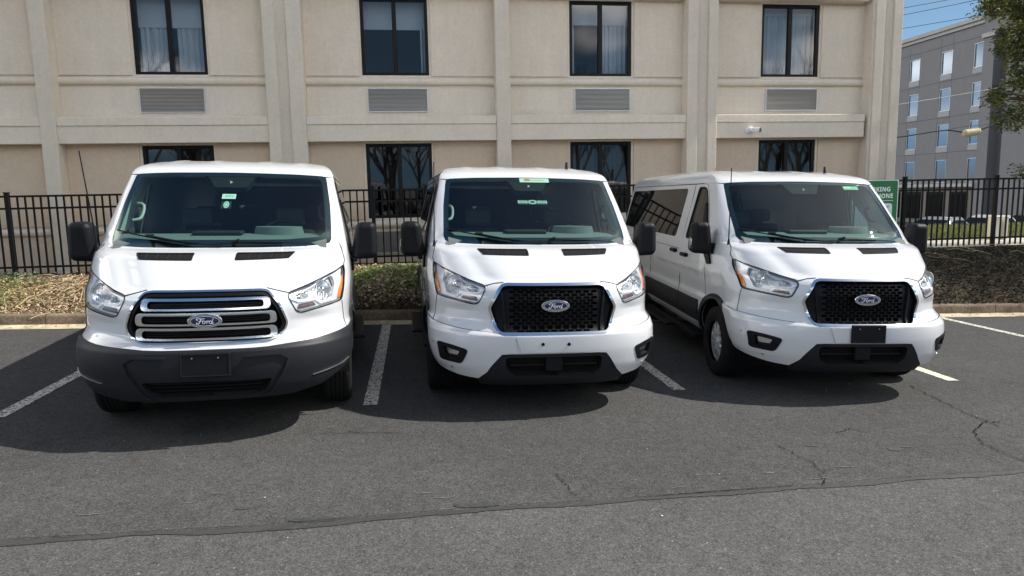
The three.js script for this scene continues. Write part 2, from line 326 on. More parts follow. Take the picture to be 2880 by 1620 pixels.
function roofGrid(off = 0, nq = 150, nv = 26) {
  const q1 = qF(0.785, Yv(1.938)), top = WS.filter((p) => p[1] > 1.93 && p[0] < 0.79).reverse(); // from centre outwards
  const vLow = (a) => {
    if (a >= q1) return VTOP;
    for (let i = 0; i < top.length - 1; i++) { const A = qF(top[i][0], top[i][1]), B = qF(top[i + 1][0], top[i + 1][1]); if (a >= A && a <= B) return mix(top[i][1], top[i + 1][1], (a - A) / (B - A || 1)); }
    return VTOP;
  };
  const pos = [], nor = [], uv = [], idx = [];
  for (let j = 0; j <= nv; j++) for (let i = 0; i <= nq; i++) {
    const q = -3 + 6 * i / nq, lo = vLow(Math.abs(q)), v = mix(lo, 2.925, Math.pow(j / nv, 1.15));
    pos.push(...surf(q, v, off)); nor.push(...surfN(q, v)); uv.push(q, v);
  }
  for (let j = 0; j < nv; j++) for (let i = 0; i < nq; i++) { const a = j * (nq + 1) + i, b = a + 1, c = a + nq + 1, d = c + 1; idx.push(a, b, c, b, d, c); }
  const g = new THREE.BufferGeometry(); g.setAttribute('position', new THREE.Float32BufferAttribute(pos, 3)); g.setAttribute('normal', new THREE.Float32BufferAttribute(nor, 3)); g.setAttribute('uv', new THREE.Float32BufferAttribute(uv, 2)); g.setIndex(idx);
  return g;
}
function tyreGeo() {
  const w = 0.118, R = WY, pts = [];
  const pr = [[0.205, -w * 0.86], [0.225, -w], [0.29, -w * 1.04], [0.335, -w * 0.96], [R - 0.006, -w * 0.80], [R, -w * 0.66]];
  for (const p of pr) pts.push(new THREE.Vector2(...p));
  for (const g of [-0.05, -0.017, 0.017, 0.05]) { pts.push(new THREE.Vector2(R, g - 0.006), new THREE.Vector2(R - 0.009, g - 0.004), new THREE.Vector2(R - 0.009, g + 0.004), new THREE.Vector2(R, g + 0.006)); }
  for (const p of pr.slice().reverse()) pts.push(new THREE.Vector2(p[0], -p[1]));
  const g = new THREE.LatheGeometry(pts, 56); g.rotateZ(-Math.PI / 2); return g;
}
function rimGeo() { // silver wheel cover with ten paired spokes
  const s = new THREE.Shape(); s.absarc(0, 0, 0.212, 0, Math.PI * 2, false);
  const hole = (a0, a1, r0, r1) => { const h = new THREE.Path(), n = 5; for (let i = 0; i <= n; i++) { const a = mix(a0, a1, i / n); h[i ? 'lineTo' : 'moveTo'](r1 * Math.cos(a), r1 * Math.sin(a)); } const m = (a0 + a1) / 2, k = (a1 - a0) * 0.28; for (let i = n; i >= 0; i--) { const a = mix(m - k, m + k, i / n); h.lineTo(r0 * Math.cos(a), r0 * Math.sin(a)); } h.closePath(); s.holes.push(h); };
  for (let i = 0; i < 5; i++) { const a = i * Math.PI * 2 / 5 + 0.3; hole(a + 0.13, a + 0.56, 0.085, 0.182); hole(a + 0.70, a + 1.13, 0.085, 0.182); }
  for (let i = 0; i < 5; i++) { const a = i * Math.PI * 2 / 5 + 0.3, h = new THREE.Path(); h.absellipse(0.15 * Math.cos(a), 0.15 * Math.sin(a), 0.036, 0.010, 0, Math.PI * 2, true, a); s.holes.push(h); }
  const g = new THREE.ExtrudeGeometry(s, { depth: 0.012, bevelEnabled: true, bevelSize: 0.004, bevelThickness: 0.006, bevelSegments: 2, curveSegments: 40 });
  const p = g.attributes.position; for (let i = 0; i < p.count; i++) { const r = Math.hypot(p.getX(i), p.getY(i)); p.setZ(i, p.getZ(i) + 0.022 * (1 - Math.pow(r / 0.212, 2))); }
  g.computeVertexNormals();
  const hub = new THREE.CylinderGeometry(0.034, 0.042, 0.03, 24); hub.rotateX(Math.PI / 2); hub.translate(0, 0, 0.034);
  const lip = new THREE.TorusGeometry(0.212, 0.008, 8, 48);
  const o = join([g, hub, lip]); o.rotateY(Math.PI / 2); return o;
}
function deformMirror() {
  const g = new RoundedBoxGeometry(0.205, 0.33, 0.16, 5, 0.055), p = g.attributes.position;
  for (let i = 0; i < p.count; i++) {
    let x = p.getX(i), y = p.getY(i), z = p.getZ(i); const t = (y + 0.16) / 0.32;
    x += 0.03 * (t - 0.5) * (x < 0 ? 1.6 : -0.5); if (x < 0) y += 0.10 * Math.max(0, 0.45 - t) * (-x / 0.12) * 0.2; else y += 0.03 * (1 - t) * x / 0.12;
    z += 0.03 * (1 - Math.pow(x / 0.13, 2)) * (z > 0 ? 1 : 0.2);
    p.setXYZ(i, x, y, z);
  }
  g.computeVertexNormals(); return g;
}
function ellipseGeo(a, b, depth, seg = 48) { const s = new THREE.Shape(); s.absellipse(0, 0, a, b, 0, Math.PI * 2, false); return new THREE.ExtrudeGeometry(s, { depth, bevelEnabled: true, bevelSize: 0.003, bevelThickness: 0.003, bevelSegments: 2, curveSegments: seg }); }
const badgeTex = canvasTex(512, 200, (c, w, h) => {
  const g = c.createLinearGradient(0, 0, 0, h); g.addColorStop(0, '#10285a'); g.addColorStop(1, '#070f2a'); c.fillStyle = g; c.fillRect(0, 0, w, h);
  c.strokeStyle = '#e6ebf2'; c.lineWidth = 7; c.beginPath(); c.ellipse(w / 2, h / 2, w / 2 - 16, h / 2 - 14, 0, 0, Math.PI * 2); c.stroke();
  c.lineCap = c.lineJoin = 'round'; c.strokeStyle = '#eef2f8'; c.save(); c.translate(0, 4);
  const st = (lw, f) => { c.lineWidth = lw; c.beginPath(); f(); c.stroke(); };
  // script lettering: F, o, r, d
  st(12, () => { c.moveTo(138, 78); c.bezierCurveTo(110, 66, 112, 46, 150, 48); c.bezierCurveTo(190, 50, 215, 60, 250, 48); });
  st(13, () => { c.moveTo(196, 54); c.bezierCurveTo(180, 90, 172, 140, 140, 146); c.bezierCurveTo(118, 148, 112, 132, 126, 126); });
  st(9, () => { c.moveTo(158, 98); c.bezierCurveTo(180, 90, 200, 96, 222, 88); });
  st(11, () => { c.ellipse(240, 116, 22, 25, 0.25, 0, Math.PI * 2); });
  st(8, () => { c.moveTo(258, 100); c.bezierCurveTo(268, 108, 276, 104, 284, 96); });
  st(11, () => { c.moveTo(286, 94); c.bezierCurveTo(296, 92, 292, 118, 286, 142); c.moveTo(290, 112); c.bezierCurveTo(300, 96, 314, 90, 324, 98); });
  st(11, () => { c.ellipse(350, 118, 22, 24, 0.25, 0, Math.PI * 2); });
  st(11, () => { c.moveTo(396, 52); c.bezierCurveTo(388, 80, 376, 118, 372, 136); c.bezierCurveTo(372, 148, 388, 146, 400, 132); });
  c.restore();
});
const badgeMat = phys([1, 1, 1], 0.25, 0, { map: badgeTex, clearcoat: 1 });
function badgeParts(parent, z, y = 0.905) {
  const ring = ellipseGeo(0.112, 0.046, 0.012); ring.translate(0, y, z); const r = mesh('badge', ring, M.chrome, parent);
  const f = new THREE.CircleGeometry(1, 48); const p = f.attributes.position, uv = []; for (let i = 0; i < p.count; i++) { uv.push(0.5 + p.getX(i) * 0.5, 0.5 + p.getY(i) * 0.5); p.setXYZ(i, p.getX(i) * 0.101, y + p.getY(i) * 0.038, z + 0.0165); }
  f.setAttribute('uv', new THREE.Float32BufferAttribute(uv, 2)); mesh('badge_face', f, badgeMat, r);
}

function makeVan(kind, van) { // kind 'new' or 'old'
  const old = kind === 'old';
  const GR = old ? GR_OLD : GR_NEW, hy = old ? 1.109 : 1.098;
  const grp = (name) => { const g = new THREE.Group(); g.name = name; van.add(g); return g; };
  const P = (name, geo, mat, parent = van) => mesh(name, geo, mat, parent);

  // ---- bonnet
  const hoodHalf = [['f', 0.40, hy], ['f', 0.47, 1.090], ...F(HL_TOP), ...HOOD_SIDE, ...F([[0.825, 1.39], [0.78, 1.376], [0.58, 1.368], [0.30, 1.366]])];
  const mirC = (pts) => pts.slice().reverse().map((p) => ['q', -toQ(p)[0], p[2]]);
  const hood = P('bonnet', panel([...hoodHalf, ...mirC(hoodHalf)], [], { tol: 0.0007 }), M.paint);
  for (const s of [1, -1]) {
    const vent = fillet([[0.15, 1.337], [0.572, 1.337], [0.53, 1.296], [0.15, 1.291]], 0.008).map((p) => ['f', p[0], p[1]]);
    const f = s > 0 ? panel : panelM;
    const vt = mesh('bonnet_vent', f(vent, [fillet([[0.162, 1.331], [0.552, 1.331], [0.523, 1.301], [0.162, 1.297]], 0.005).map((p) => ['f', p[0], p[1]])], { off: 0.005, wall: 0.012 }), M.plastic, hood);
    mesh('bonnet_vent_mesh', join([f(F([[0.158, 1.334], [0.56, 1.334], [0.526, 1.298], [0.158, 1.294]]), [], { off: 0.0008 })]), M.dark, hood);
    const rib = [0.24, 0.32, 0.40, 0.48].map((x) => { const a = surf(s * qF(x, 1.298), 1.298, 0.003), b = surf(s * qF(x + 0.008, 1.332), 1.332, 0.003); return bar(a, b, 0.003, 5); });
    for (const r of rib) mesh('bonnet_vent_rib', r, M.plasticSoft, hood);
  }
  // ---- nose panel round grille and headlamps
  const bt = old ? [['f', 0.42, 0.700], ['f', 0.53, 0.708], ['f', 0.75, 0.722], ['f', 0.93, 0.742]] : [['f', 0.425, 0.691], ['f', 0.53, 0.706], ['f', 0.75, 0.722], ['f', 0.93, 0.742]];
  const btSide = [['s', -0.475, 0.745], ['s', -0.62, 0.757], ['s', WZ + ARC * Math.cos(aAt(0.775)), 0.775]];
  const noseHalf = [...bt, btSide[0], ['f', 0.918, 0.962], ...F([[0.936, 1.06], [0.942, 1.17], [0.935, 1.218]]), ...F(HL_TOP.slice(0, 4).reverse()), ['f', 0.47, 1.090], ['f', 0.40, hy]];
  const grQ = densify(F(full(GR)));
  const hlHole = densify(F(HL));
  P('nose_panel', panelQV(densify([...noseHalf, ...mirC(noseHalf)]), [grQ, hlHole, mir(hlHole)], { tol: 0.0007, wall: 0.0 }), M.paint);
  const nw = panelQV(grQ, [], { off: -0.075 });
  // grille opening: dark box
  const grille = grp('grille');
  mesh('grille_backing', join([nw, wallsOf(grQ, 0.012, -0.075)]), M.dark, grille);
  const gOut = densify(F(grow(full(GR), old ? 0.005 : 0.006))), gIn = densify(F(grow(full(GR), old ? -0.007 : -0.014)));
  mesh('grille_surround', panelQV(gOut, [gIn], { off: 0.012, wall: 0.014 }), M.chrome, grille);
  if (old) {
    const blackIn = densify(F(grow(full(GR), -0.03)));
    mesh('grille_inner_frame', panelQV(densify(F(grow(full(GR), -0.010))), [blackIn], { off: 0.004, wall: 0.02 }), M.mesh, grille);
    for (const [hw, y0, y1, tt, tb] of [[0.428, 0.972, 1.052, 0.017, 0.013], [0.468, 0.868, 0.956, 0.017, 0.013], [0.470, 0.764, 0.852, 0.017, 0.015]]) {
      const o = fillet([[-hw, y0], [hw, y0], [hw * 0.985, y1], [-hw * 0.985, y1]], 0.035), i = fillet([[-hw + 0.045, y0 + tb], [hw - 0.045, y0 + tb], [hw - 0.048, y1 - tt], [-hw + 0.048, y1 - tt]], 0.025);
      mesh('grille_bar', panelQV(densify(F(o)), [densify(F(i))], { off: 0.010, wall: 0.010, tol: 0.001 }), M.barChrome, grille);
      const bars = []; for (let k = 1; k < 4; k++) { const y = mix(y0 + tb, y1 - tt, k / 4); bars.push(panelQV(densify(F([[-hw + 0.05, y - 0.004], [hw - 0.05, y - 0.004], [hw - 0.05, y + 0.004], [-hw + 0.05, y + 0.004]])), [], { off: -0.02, wall: 0.02 })); }
      mesh('grille_slat', join(bars), M.plastic, grille);
    }
    badgeParts(grille, 0.022, 0.905);
  } else {
    // honeycomb of elongated cells between two upright ribs
    const holes = [], cw = 0.068, ch = 0.0265, rows = 14;
    const inside = (x, y) => { const lim = y < 0.73 ? 0.36 : y > 1.04 ? 0.36 : 0.395; return Math.abs(x) < lim && y > 0.712 && y < 1.068; };
    for (let r = 0; r < rows; r++) for (let c = -8; c <= 8; c++) {
      const x = c * cw + (r % 2 ? cw / 2 : 0), y = 0.724 + r * ch * 0.98; if (!inside(x - cw / 2, y) || !inside(x + cw / 2, y)) continue;
      const w = cw / 2 - 0.003, h = ch / 2 - 0.002; holes.push(densify(F([[x - w, y], [x - w * 0.66, y - h], [x + w * 0.66, y - h], [x + w, y], [x + w * 0.66, y + h], [x - w * 0.66, y + h]]), 0.2));
    }
    mesh('grille_mesh', panelQV(densify(F(grow(full(GR), -0.016))), holes, { off: -0.024, wall: 0.016, tol: 0.003 }), M.mesh, grille);
    for (const s of [1, -1]) { const a = (s > 0 ? panel : panelM)(F([[0.385, 0.715], [0.400, 0.715], [0.436, 1.06], [0.420, 1.065]]), [], { off: -0.006, wall: 0.02 }); mesh('grille_rib', a, M.plastic, grille); }
    badgeParts(grille, 0.018, 0.925);
    const cam = box(-0.045, 0.045, 0.862, 0.888, -0.02, 0.014, 0.006); mesh('sensor_cover', cam, M.plastic, grille);
  }
  // ---- headlamps
  for (const s of [1, -1]) {
    const f = s > 0 ? panel : panelM, lamp = grp('headlight'), sg = s;
    mesh('headlight_bowl', join([f(F(grow(HL, -0.001)), [], { off: -0.06 }), wallsOf(s > 0 ? hlHole : mir(hlHole), 0.0, -0.06)]), M.lampGrey, lamp);
    mesh('headlight_seal', f(F(grow(HL, 0.003)), [F(grow(HL, -0.003))], { off: 0.003, wall: 0.010 }), M.plastic, lamp);
    mesh('headlight_trim', f(F(grow(HL, -0.010)), [F(fillet([[0.60, 1.062], [0.86, 1.165], [0.885, 1.10], [0.862, 0.985], [0.755, 0.985], [0.70, 1.015], [0.60, 1.02]], 0.02))], { off: -0.022, wall: 0.03 }), M.lampTrim, lamp);
    // reflector dishes, vertical ribs and bulbs
    for (const [x, y, r] of [[0.79, 1.075, 0.078], [0.665, 1.045, 0.036]]) {
      const d = new THREE.SphereGeometry(r, 28, 14, 0, Math.PI * 2, 0, Math.PI * 0.42); const q = sg * qF(x, y), c = surf(q, y, -0.022);
      d.rotateX(-Math.PI / 2); d.rotateY(sg * 0.35); d.scale(1, 1, 0.55); d.translate(c[0], c[1], c[2] - 0.004);
      mesh('headlight_reflector', d, M.reflector, lamp);
      const b = new THREE.SphereGeometry(r * 0.26, 14, 10); b.translate(c[0], c[1], c[2] - 0.008); mesh('bulb', b, M.chrome, lamp);
      const ribs = []; for (let k = -3; k <= 3; k++) { const xx = x + k * r * 0.24, hh = r * Math.sqrt(Math.max(0.05, 1 - Math.pow(k * 0.25, 2))) * 0.9; const a = surf(sg * qF(xx, y - hh), y - hh, -0.030), e = surf(sg * qF(xx, y + hh), y + hh, -0.030); ribs.push(bar(a, e, 0.003, 5)); }
      mesh('headlight_rib', join(ribs), M.satin, lamp);
    }
    mesh('turn_signal', f(F(fillet([[0.903, 0.985], [0.917, 0.985], [0.933, 1.06], [0.938, 1.15], [0.915, 1.06]], 0.006)), [], { off: -0.010, wall: 0.02 }), old && s < 0 ? M.lampTrim : M.amber, lamp);
    mesh('marker_lamp', f(F(fillet([[0.615, 0.945], [0.745, 0.962], [0.722, 0.992], [0.625, 0.985]], 0.006)), [], { off: -0.014, wall: 0.01 }), M.amberDark, lamp);
    mesh('daylight_strip', f(F([[0.565, 1.025], [0.62, 0.998], [0.735, 1.0], [0.775, 0.966], [0.86, 0.978], [0.86, 0.99], [0.785, 0.982], [0.745, 1.014], [0.625, 1.012], [0.572, 1.038]]), [], { off: -0.012, wall: 0.012 }), M.white, lamp);
    mesh('headlight_lens', f(F(grow(HL, -0.004)), [], { off: 0.002 }), M.lens, lamp);
  }
  // ---- bumper
  if (old) {
    const half = [['f', 0.30, 0.335], ['f', 0.55, 0.338], ['f', 0.76, 0.375], ['f', 0.89, 0.445], ['s', -0.50, 0.50], ...arc(WZ, WY, ARC, aAt(0.52), aAt(0.775), 12), btSide[1], btSide[0], ...bt.slice().reverse(), ['f', 0.30, 0.697]];
    const open = densify(F(full(fillet([[0, 0.375], [0.335, 0.375], [0.39, 0.405], [0.43, 0.482], [0, 0.482]], [0, 0.02, 0.02, 0.02, 0]))));
    const bump = P('front_bumper', panelQV(densify([...half, ...mirC(half)]), [open], { off: 0.012, wall: 0.03, tol: 0.0008 }), M.plasticSoft);
    mesh('lower_intake', join([panelQV(open, [], { off: -0.05 }), wallsOf(open, 0.016, -0.05)]), M.dark, bump);
    mesh('intake_slat', join([0.402, 0.43, 0.458].map((y) => panelQV(densify(F([[-0.36, y - 0.006], [0.36, y - 0.006], [0.37, y + 0.006], [-0.37, y + 0.006]])), [], { off: -0.02, wall: 0.02 }))), M.plastic, bump);
    for (const s of [1, -1]) {
      const f = s > 0 ? panel : panelM;
      mesh('bumper_recess_edge', join([f(F([[0.475, 0.650], [0.50, 0.655], [0.565, 0.62], [0.53, 0.54], [0.43, 0.372], [0.36, 0.352], [0.36, 0.362], [0.415, 0.385], [0.51, 0.545], [0.535, 0.615]]), [], { off: 0.030, wall: 0.02 }), f(F([[0.26, 0.645], [0.475, 0.650], [0.50, 0.655], [0.49, 0.668], [0.26, 0.662]]), [], { off: 0.030, wall: 0.02 })]), M.plasticSoft, bump);
      mesh('bumper_trim_line', f(F([[0.70, 0.466], [0.90, 0.496], [0.95, 0.518], [0.95, 0.522], [0.90, 0.501], [0.70, 0.470]]), [], { off: 0.020, wall: 0.006 }), M.satin, bump);
    }
    plate(van, 0.082, 0.520, 0.690, 0.335);
  } else {
    const fog = fillet([[0.912, 0.600], [0.80, 0.588], [0.69, 0.563], [0.733, 0.452], [0.885, 0.462]], 0.022), fogQ = densify(F(fog));
    const half = [['f', 0.36, 0.545], ['f', 0.425, 0.54], ['f', 0.46, 0.50], ['f', 0.535, 0.39], ['f', 0.60, 0.325], ['f', 0.75, 0.340], ['f', 0.86, 0.365], ['f', 0.93, 0.398], ...arc(WZ, WY, ARC, aAt(0.43), aAt(0.775), 12), btSide[1], btSide[0], ...bt.slice().reverse(), ['f', 0.36, 0.688]];
    const bump = P('front_bumper', panelQV(densify([...half, ...mirC(half)]), [fogQ, mir(fogQ)], { off: 0.010, wall: 0.03, tol: 0.0008 }), M.paint);
    mesh('number_plate_pad', panelQV(densify(F(fillet([[-0.275, 0.556], [0.275, 0.556], [0.315, 0.682], [-0.315, 0.682]], 0.012))), [], { off: 0.024, wall: 0.02 }), M.paint, bump);
    for (const s of [1, -1]) {
      const f = s > 0 ? panel : panelM, fq = s > 0 ? fogQ : mir(fogQ), fl = grp('fog_light');
      mesh('fog_light_bezel', f(F(grow(fog, 0.006)), [F(fillet([[0.875, 0.575], [0.735, 0.548], [0.762, 0.478], [0.855, 0.486]], 0.012))], { off: 0.016, wall: 0.05 }), M.plastic, fl);
      mesh('fog_light_backing', panelQV(fq, [], { off: -0.035 }), M.dark, fl);
      mesh('fog_light_lens', f(F(fillet([[0.865, 0.562], [0.76, 0.545], [0.775, 0.505], [0.85, 0.508]], 0.012)), [], { off: -0.012, wall: 0.02 }), M.reflector, fl);
      mesh('fog_light_cover', f(F(fillet([[0.875, 0.574], [0.738, 0.547], [0.765, 0.480], [0.853, 0.488]], 0.010)), [], { off: -0.004 }), M.lens, fl);
      for (const [x, y] of [[0.80, 0.405], [0.945, 0.585]]) { const c = surf(s * qF(x, y), y, 0.010), n = surfN(s * qF(x, y), y), g = new THREE.CylinderGeometry(0.011, 0.011, 0.006, 18); g.applyQuaternion(new THREE.Quaternion().setFromUnitVectors(V3(0, 1, 0), V3(...n))); g.translate(...c); mesh('parking_sensor', g, M.satin, bump); }
    }
    const low = [['f', 0.30, 0.262], ['f', 0.58, 0.262], ['f', 0.605, 0.320], ['f', 0.54, 0.385], ['f', 0.465, 0.495], ['f', 0.43, 0.535], ['f', 0.30, 0.540]];
    const open = densify(F(full(fillet([[0, 0.355], [0.335, 0.355], [0.385, 0.40], [0.395, 0.50], [0.37, 0.515], [0, 0.515]], [0, 0.03, 0.03, 0.02, 0.02, 0]))));
    const lp = P('lower_grille', panelQV(densify([...low, ...mirC(low)]), [open], { off: 0.004, wall: 0.03 }), M.plasticSoft);
    mesh('lower_intake', join([panelQV(open, [], { off: -0.08 }), wallsOf(open, 0.004, -0.08)]), M.dark, lp);
    mesh('intake_bar', join([bar([-0.36, 0.44, -0.02], [0.36, 0.44, -0.02], 0.010, 8), box(-0.07, 0.07, 0.39, 0.51, -0.03, 0.02, 0.01)]), M.plastic, lp);
  }
  // ---- sides
  const fend = [...F([[0.918, 0.962], [0.936, 1.06], [0.942, 1.17], [0.935, 1.218]]), ...HOOD_SIDE, ['s', -1.10, 1.372], ['s', -1.29, 1.36], ['s', -1.29, WY + Math.sqrt(ARC * ARC - 0.29 * 0.29)], ...arc(WZ, WY, ARC, Math.PI - Math.acos(0.29 / ARC), aAt(0.775), 18), btSide[1], btSide[0]];
  const doorWin = fillet([[-1.42, 1.40], [-1.40, 1.455], [-1.63, 1.745], [-1.76, 1.875], [-1.86, 1.905], [-2.06, 1.905], [-2.10, 1.34], [-1.50, 1.33]], 0.04);
  const doorPts = [['s', -1.29, 1.36], ['s', -1.29, WY + Math.sqrt(ARC * ARC - 0.29 * 0.29)], ...arc(WZ, WY, ARC, Math.PI - Math.acos(0.29 / ARC), Math.PI - 0.012, 12), ['s', -2.21, SILL], ['s', -2.21, VTOP], ...S(DOOR_FRONT.slice(1).reverse())];
  const sideWin = fillet([[-2.49, 1.325], [-2.47, 1.90], [-5.40, 1.885], [-5.46, 1.34]], 0.07);
  const bodyPts = [['s', -2.21, SILL], ...arc(REAR_WZ, WY, ARC, 0.012, Math.PI - 0.012, 22), ['s', -5.40, 0.42], ['q', 3, 0.42], ['q', 3, VTOP], ['s', -2.21, VTOP]];
  const pilPts = [...F(WS_SIDE), ['s', -1.84, VTOP], ...S(DOOR_FRONT.slice(0, 4).reverse()), ['s', -1.10, 1.372], ['f', 0.895, 1.385]];
  for (const s of [1, -1]) {
    const f = s > 0 ? panel : panelM;
    P('front_fender', f(fend, [], { tol: 0.0008 }), M.paint);
    P('windscreen_pillar', f(pilPts, []), M.paint);
    const door = P('front_door', f(doorPts, [S(doorWin)], { wall: 0.02 }), M.paint);
    mesh('door_window', f(S(grow(doorWin, 0.006)), [], { off: -0.010 }), M.doorGlass, door);
    mesh('door_window_seal', f(S(grow(doorWin, 0.008)), [S(grow(doorWin, -0.014))], { off: 0.003, wall: 0.014 }), M.plastic, door);
    mesh('door_handle', handle(s, -1.99, 1.15), M.plastic, door);
    const side = P('body_side', f(bodyPts, [S(sideWin)], { wall: 0.02, maxLen: 0.5 }), M.paint);
    mesh('side_window', f(S(grow(sideWin, -0.002)), [], { off: -0.001, wall: 0.01 }), M.tint, side);
    mesh('door_handle', handle(s, -2.43, 1.17), M.plastic, side);
    mesh('panel_gap', join([seamLine([['s', -2.21, 0.37], ['s', -2.21, 1.97]], 0.0035, -0.001, s), seamLine([['s', -3.62, 0.47], ['s', -3.62, 1.31]], 0.003, -0.001, s), seamLine([['s', -2.26, 1.2], ['s', -5.40, 1.215]], 0.004, -0.001, s), seamLine([['s', -1.9, VTOP], ['s', -5.3, VTOP]], 0.005, 0, s)]), M.seam, side);
    mesh('panel_gap', join([seamLine(F(HL_TOP.slice(-1)).concat(HOOD_SIDE), 0.0045, 0, s), seamLine([['s', -1.29, 1.36], ['s', -1.29, 0.68]], 0.0035, -0.001, s), seamLine([['f', 0.918, 0.958], btSide[0]], 0.004, 0, s), seamLine([...bt, ...btSide], 0.0045, 0.006, s), seamLine(S(DOOR_FRONT), 0.0035, -0.001, s), seamLine([['f', 0.40, hy], ['f', 0.47, 1.090], ['f', 0.548, 1.07]], 0.005, 0, s)]), M.seam, van);
    const clad = (z0, z1) => f([['s', z0, 0.475], ['s', z1, 0.475], ['s', z1, 0.705], ['s', z0, 0.705]], [], { off: 0.014, wall: 0.016 });
    mesh('side_moulding', clad(-1.475, -2.203), M.plasticSoft, van);
    mesh('side_moulding', clad(-2.217, -3.82), M.plasticSoft, van);
    const ring = [...arc(WZ, WY, ARC - 0.006, aAt(0.44), Math.PI - 0.03, 26), ...arc(WZ, WY, ARC + 0.05, Math.PI - 0.03, aAt(old ? 0.7 : 0.74) * 1.02, 24)];
    mesh('wheel_arch_trim', f(ring, [], { off: 0.018, wall: 0.03 }), M.plasticSoft, van);
    const ring2 = [...arc(REAR_WZ, WY, ARC - 0.006, 0.03, Math.PI - 0.03, 26), ...arc(REAR_WZ, WY, ARC + 0.05, Math.PI - 0.03, 0.03, 24)];
    mesh('wheel_arch_trim', f(ring2, [], { off: 0.018, wall: 0.03 }), M.plasticSoft, van);
    // mirror
    const mr = grp('door_mirror');
    const hs = deformMirror(); hs.translate(1.122, 1.385, -1.15); const flip = (g) => { if (s < 0) { g.scale(-1, 1, 1); flipFaces(g); } return g; };
    mesh('mirror_housing', flip(hs), M.plastic, mr);
    const mg = new THREE.PlaneGeometry(0.16, 0.25); mg.rotateY(Math.PI); mg.translate(1.12, 1.385, -1.234); mesh('mirror_glass', flip(mg), M.chrome, mr);
    mesh('mirror_arm', flip(join([box(0.93, 1.06, 1.275, 1.335, -1.19, -1.09, 0.02), box(0.93, 1.02, 1.225, 1.27, -1.20, -1.10, 0.015)])), M.plastic, mr);
    mesh('mirror_base', f([['s', -1.125, 1.125], ['s', -1.20, 1.115], ['s', -1.50, 1.345], ['s', -1.66, 1.735], ['s', -1.62, 1.735], ['s', -1.37, 1.44], ['s', -1.27, 1.36]], [], { off: 0.02, wall: 0.025 }), M.plastic, mr);
    if (!old) mesh('mirror_signal', flip(box(1.192, 1.238, 1.275, 1.40, -1.15, -1.075, 0.02)), M.lens, mr), mesh('mirror_signal_reflector', flip(box(1.2, 1.226, 1.29, 1.385, -1.14, -1.09, 0.008)), M.reflector, mr);
    else mesh('mirror_joint', flip(bar([1.20, 1.30, -1.075], [1.225, 1.42, -1.13], 0.002)), M.dark, mr);
    // wheels
    for (const wz of [WZ, REAR_WZ]) {
      const w = grp('wheel'); const t = tyreGeo(); t.translate(s * 0.862, WY, wz); mesh('tyre', t, M.rubber, w);
      const r = rimGeo(); if (s < 0) { r.scale(-1, 1, 1); flipFaces(r); } r.translate(s * 0.915, WY, wz); mesh('rim', r, M.rim, w);
      const d = new THREE.CylinderGeometry(0.205, 0.205, 0.02, 40); d.rotateZ(Math.PI / 2); d.translate(s * 0.90, WY, wz); mesh('brake_backing', d, M.dark, w);
      const li = new THREE.CylinderGeometry(0.45, 0.45, 0.30, 28, 1, true, 0, Math.PI); li.rotateZ(Math.PI / 2); li.translate(s * 0.82, WY, wz);
      const lg = li; const pp = lg.attributes.position; for (let i = 0; i < pp.count; i++) if (pp.getY(i) < WY) pp.setY(i, 2 * WY - pp.getY(i));
      mesh('wheel_liner', lg, M.dark, w);
    }
    mesh('running_board', join([box(s * 1.0 - (s > 0 ? 0.10 : -0.0) - (s > 0 ? 0 : 0.0), s * 1.0 + (s > 0 ? 0.0 : 0.10), 0.27, 0.31, -3.75, -1.55), box(Math.min(s * 0.98, s * 1.12), Math.max(s * 0.98, s * 1.12), 0.275, 0.305, -3.55, -2.3, 0.012), ...Array.from({ length: 7 }, (_, i) => { const x = s * (1.0 + i * 0.016); return box(x - 0.003, x + 0.003, 0.305, 0.310, -3.5, -2.35); })]), M.plastic, van);
  }
  P('roof', roofGrid(0), M.paint);
  // ---- windscreen
  const wsFull = full(WS), wsQ = densify(F(wsFull));
  const scr = P('windscreen', panelQV(wsQ, [], { tol: 0.0008 }), M.glass);
  const inner = full([[0, 1.425], [0.5, 1.425], [0.74, 1.44], [0.79, 1.48], [0.776, 1.70], [0.757, 1.88], [0.735, 1.925], [0.5, 1.94], [0, 1.945]].map((p) => [p[0], Yv(p[1])]));
  mesh('windscreen_border', panelQV(wsQ, [densify(F(inner))], { off: -0.004, wallHoles: false }), M.gloss, scr);
  mesh('sensor_housing', panelQV(densify(F(fillet([[-0.24, Yv(1.955)], [0.24, Yv(1.955)], [0.13, 1.845], [-0.13, 1.845]].map((p) => p), 0.02))), [], { off: -0.007, wall: 0.05 }), M.dark, scr);
  mesh('camera_eye', new THREE.CircleGeometry(0.016, 3).translate(0.0, 1.885, -1.312), M.alu, scr);
  // wipers
  const wp = (pts, off = 0.022) => pts.map((p) => surf(qF(p[0], p[1]), p[1], off));
  const wiper = grp('wiper'); mesh('wiper_blade', join([tube(wp([[-0.80, 1.485], [-0.62, 1.45], [-0.42, 1.415], [-0.18, 1.382]], 0.012), 0.006, 24, 6)]), M.plastic, wiper);
  mesh('wiper_arm', join([tube(wp([[-0.52, 1.437], [-0.36, 1.405], [-0.12, 1.374], [0.02, 1.368]], 0.024), 0.006, 24, 6), bar(surf(qF(-0.56, 1.445), 1.445, 0.012), surf(qF(-0.50, 1.432), 1.432, 0.034), 0.014)]), M.plastic, wiper);
  const wiper2 = grp('wiper'); mesh('wiper_blade', tube(wp([[-0.26, 1.384], [0.0, 1.386], [0.25, 1.386], [0.46, 1.386]], 0.012), 0.006, 24, 6), M.plastic, wiper2);
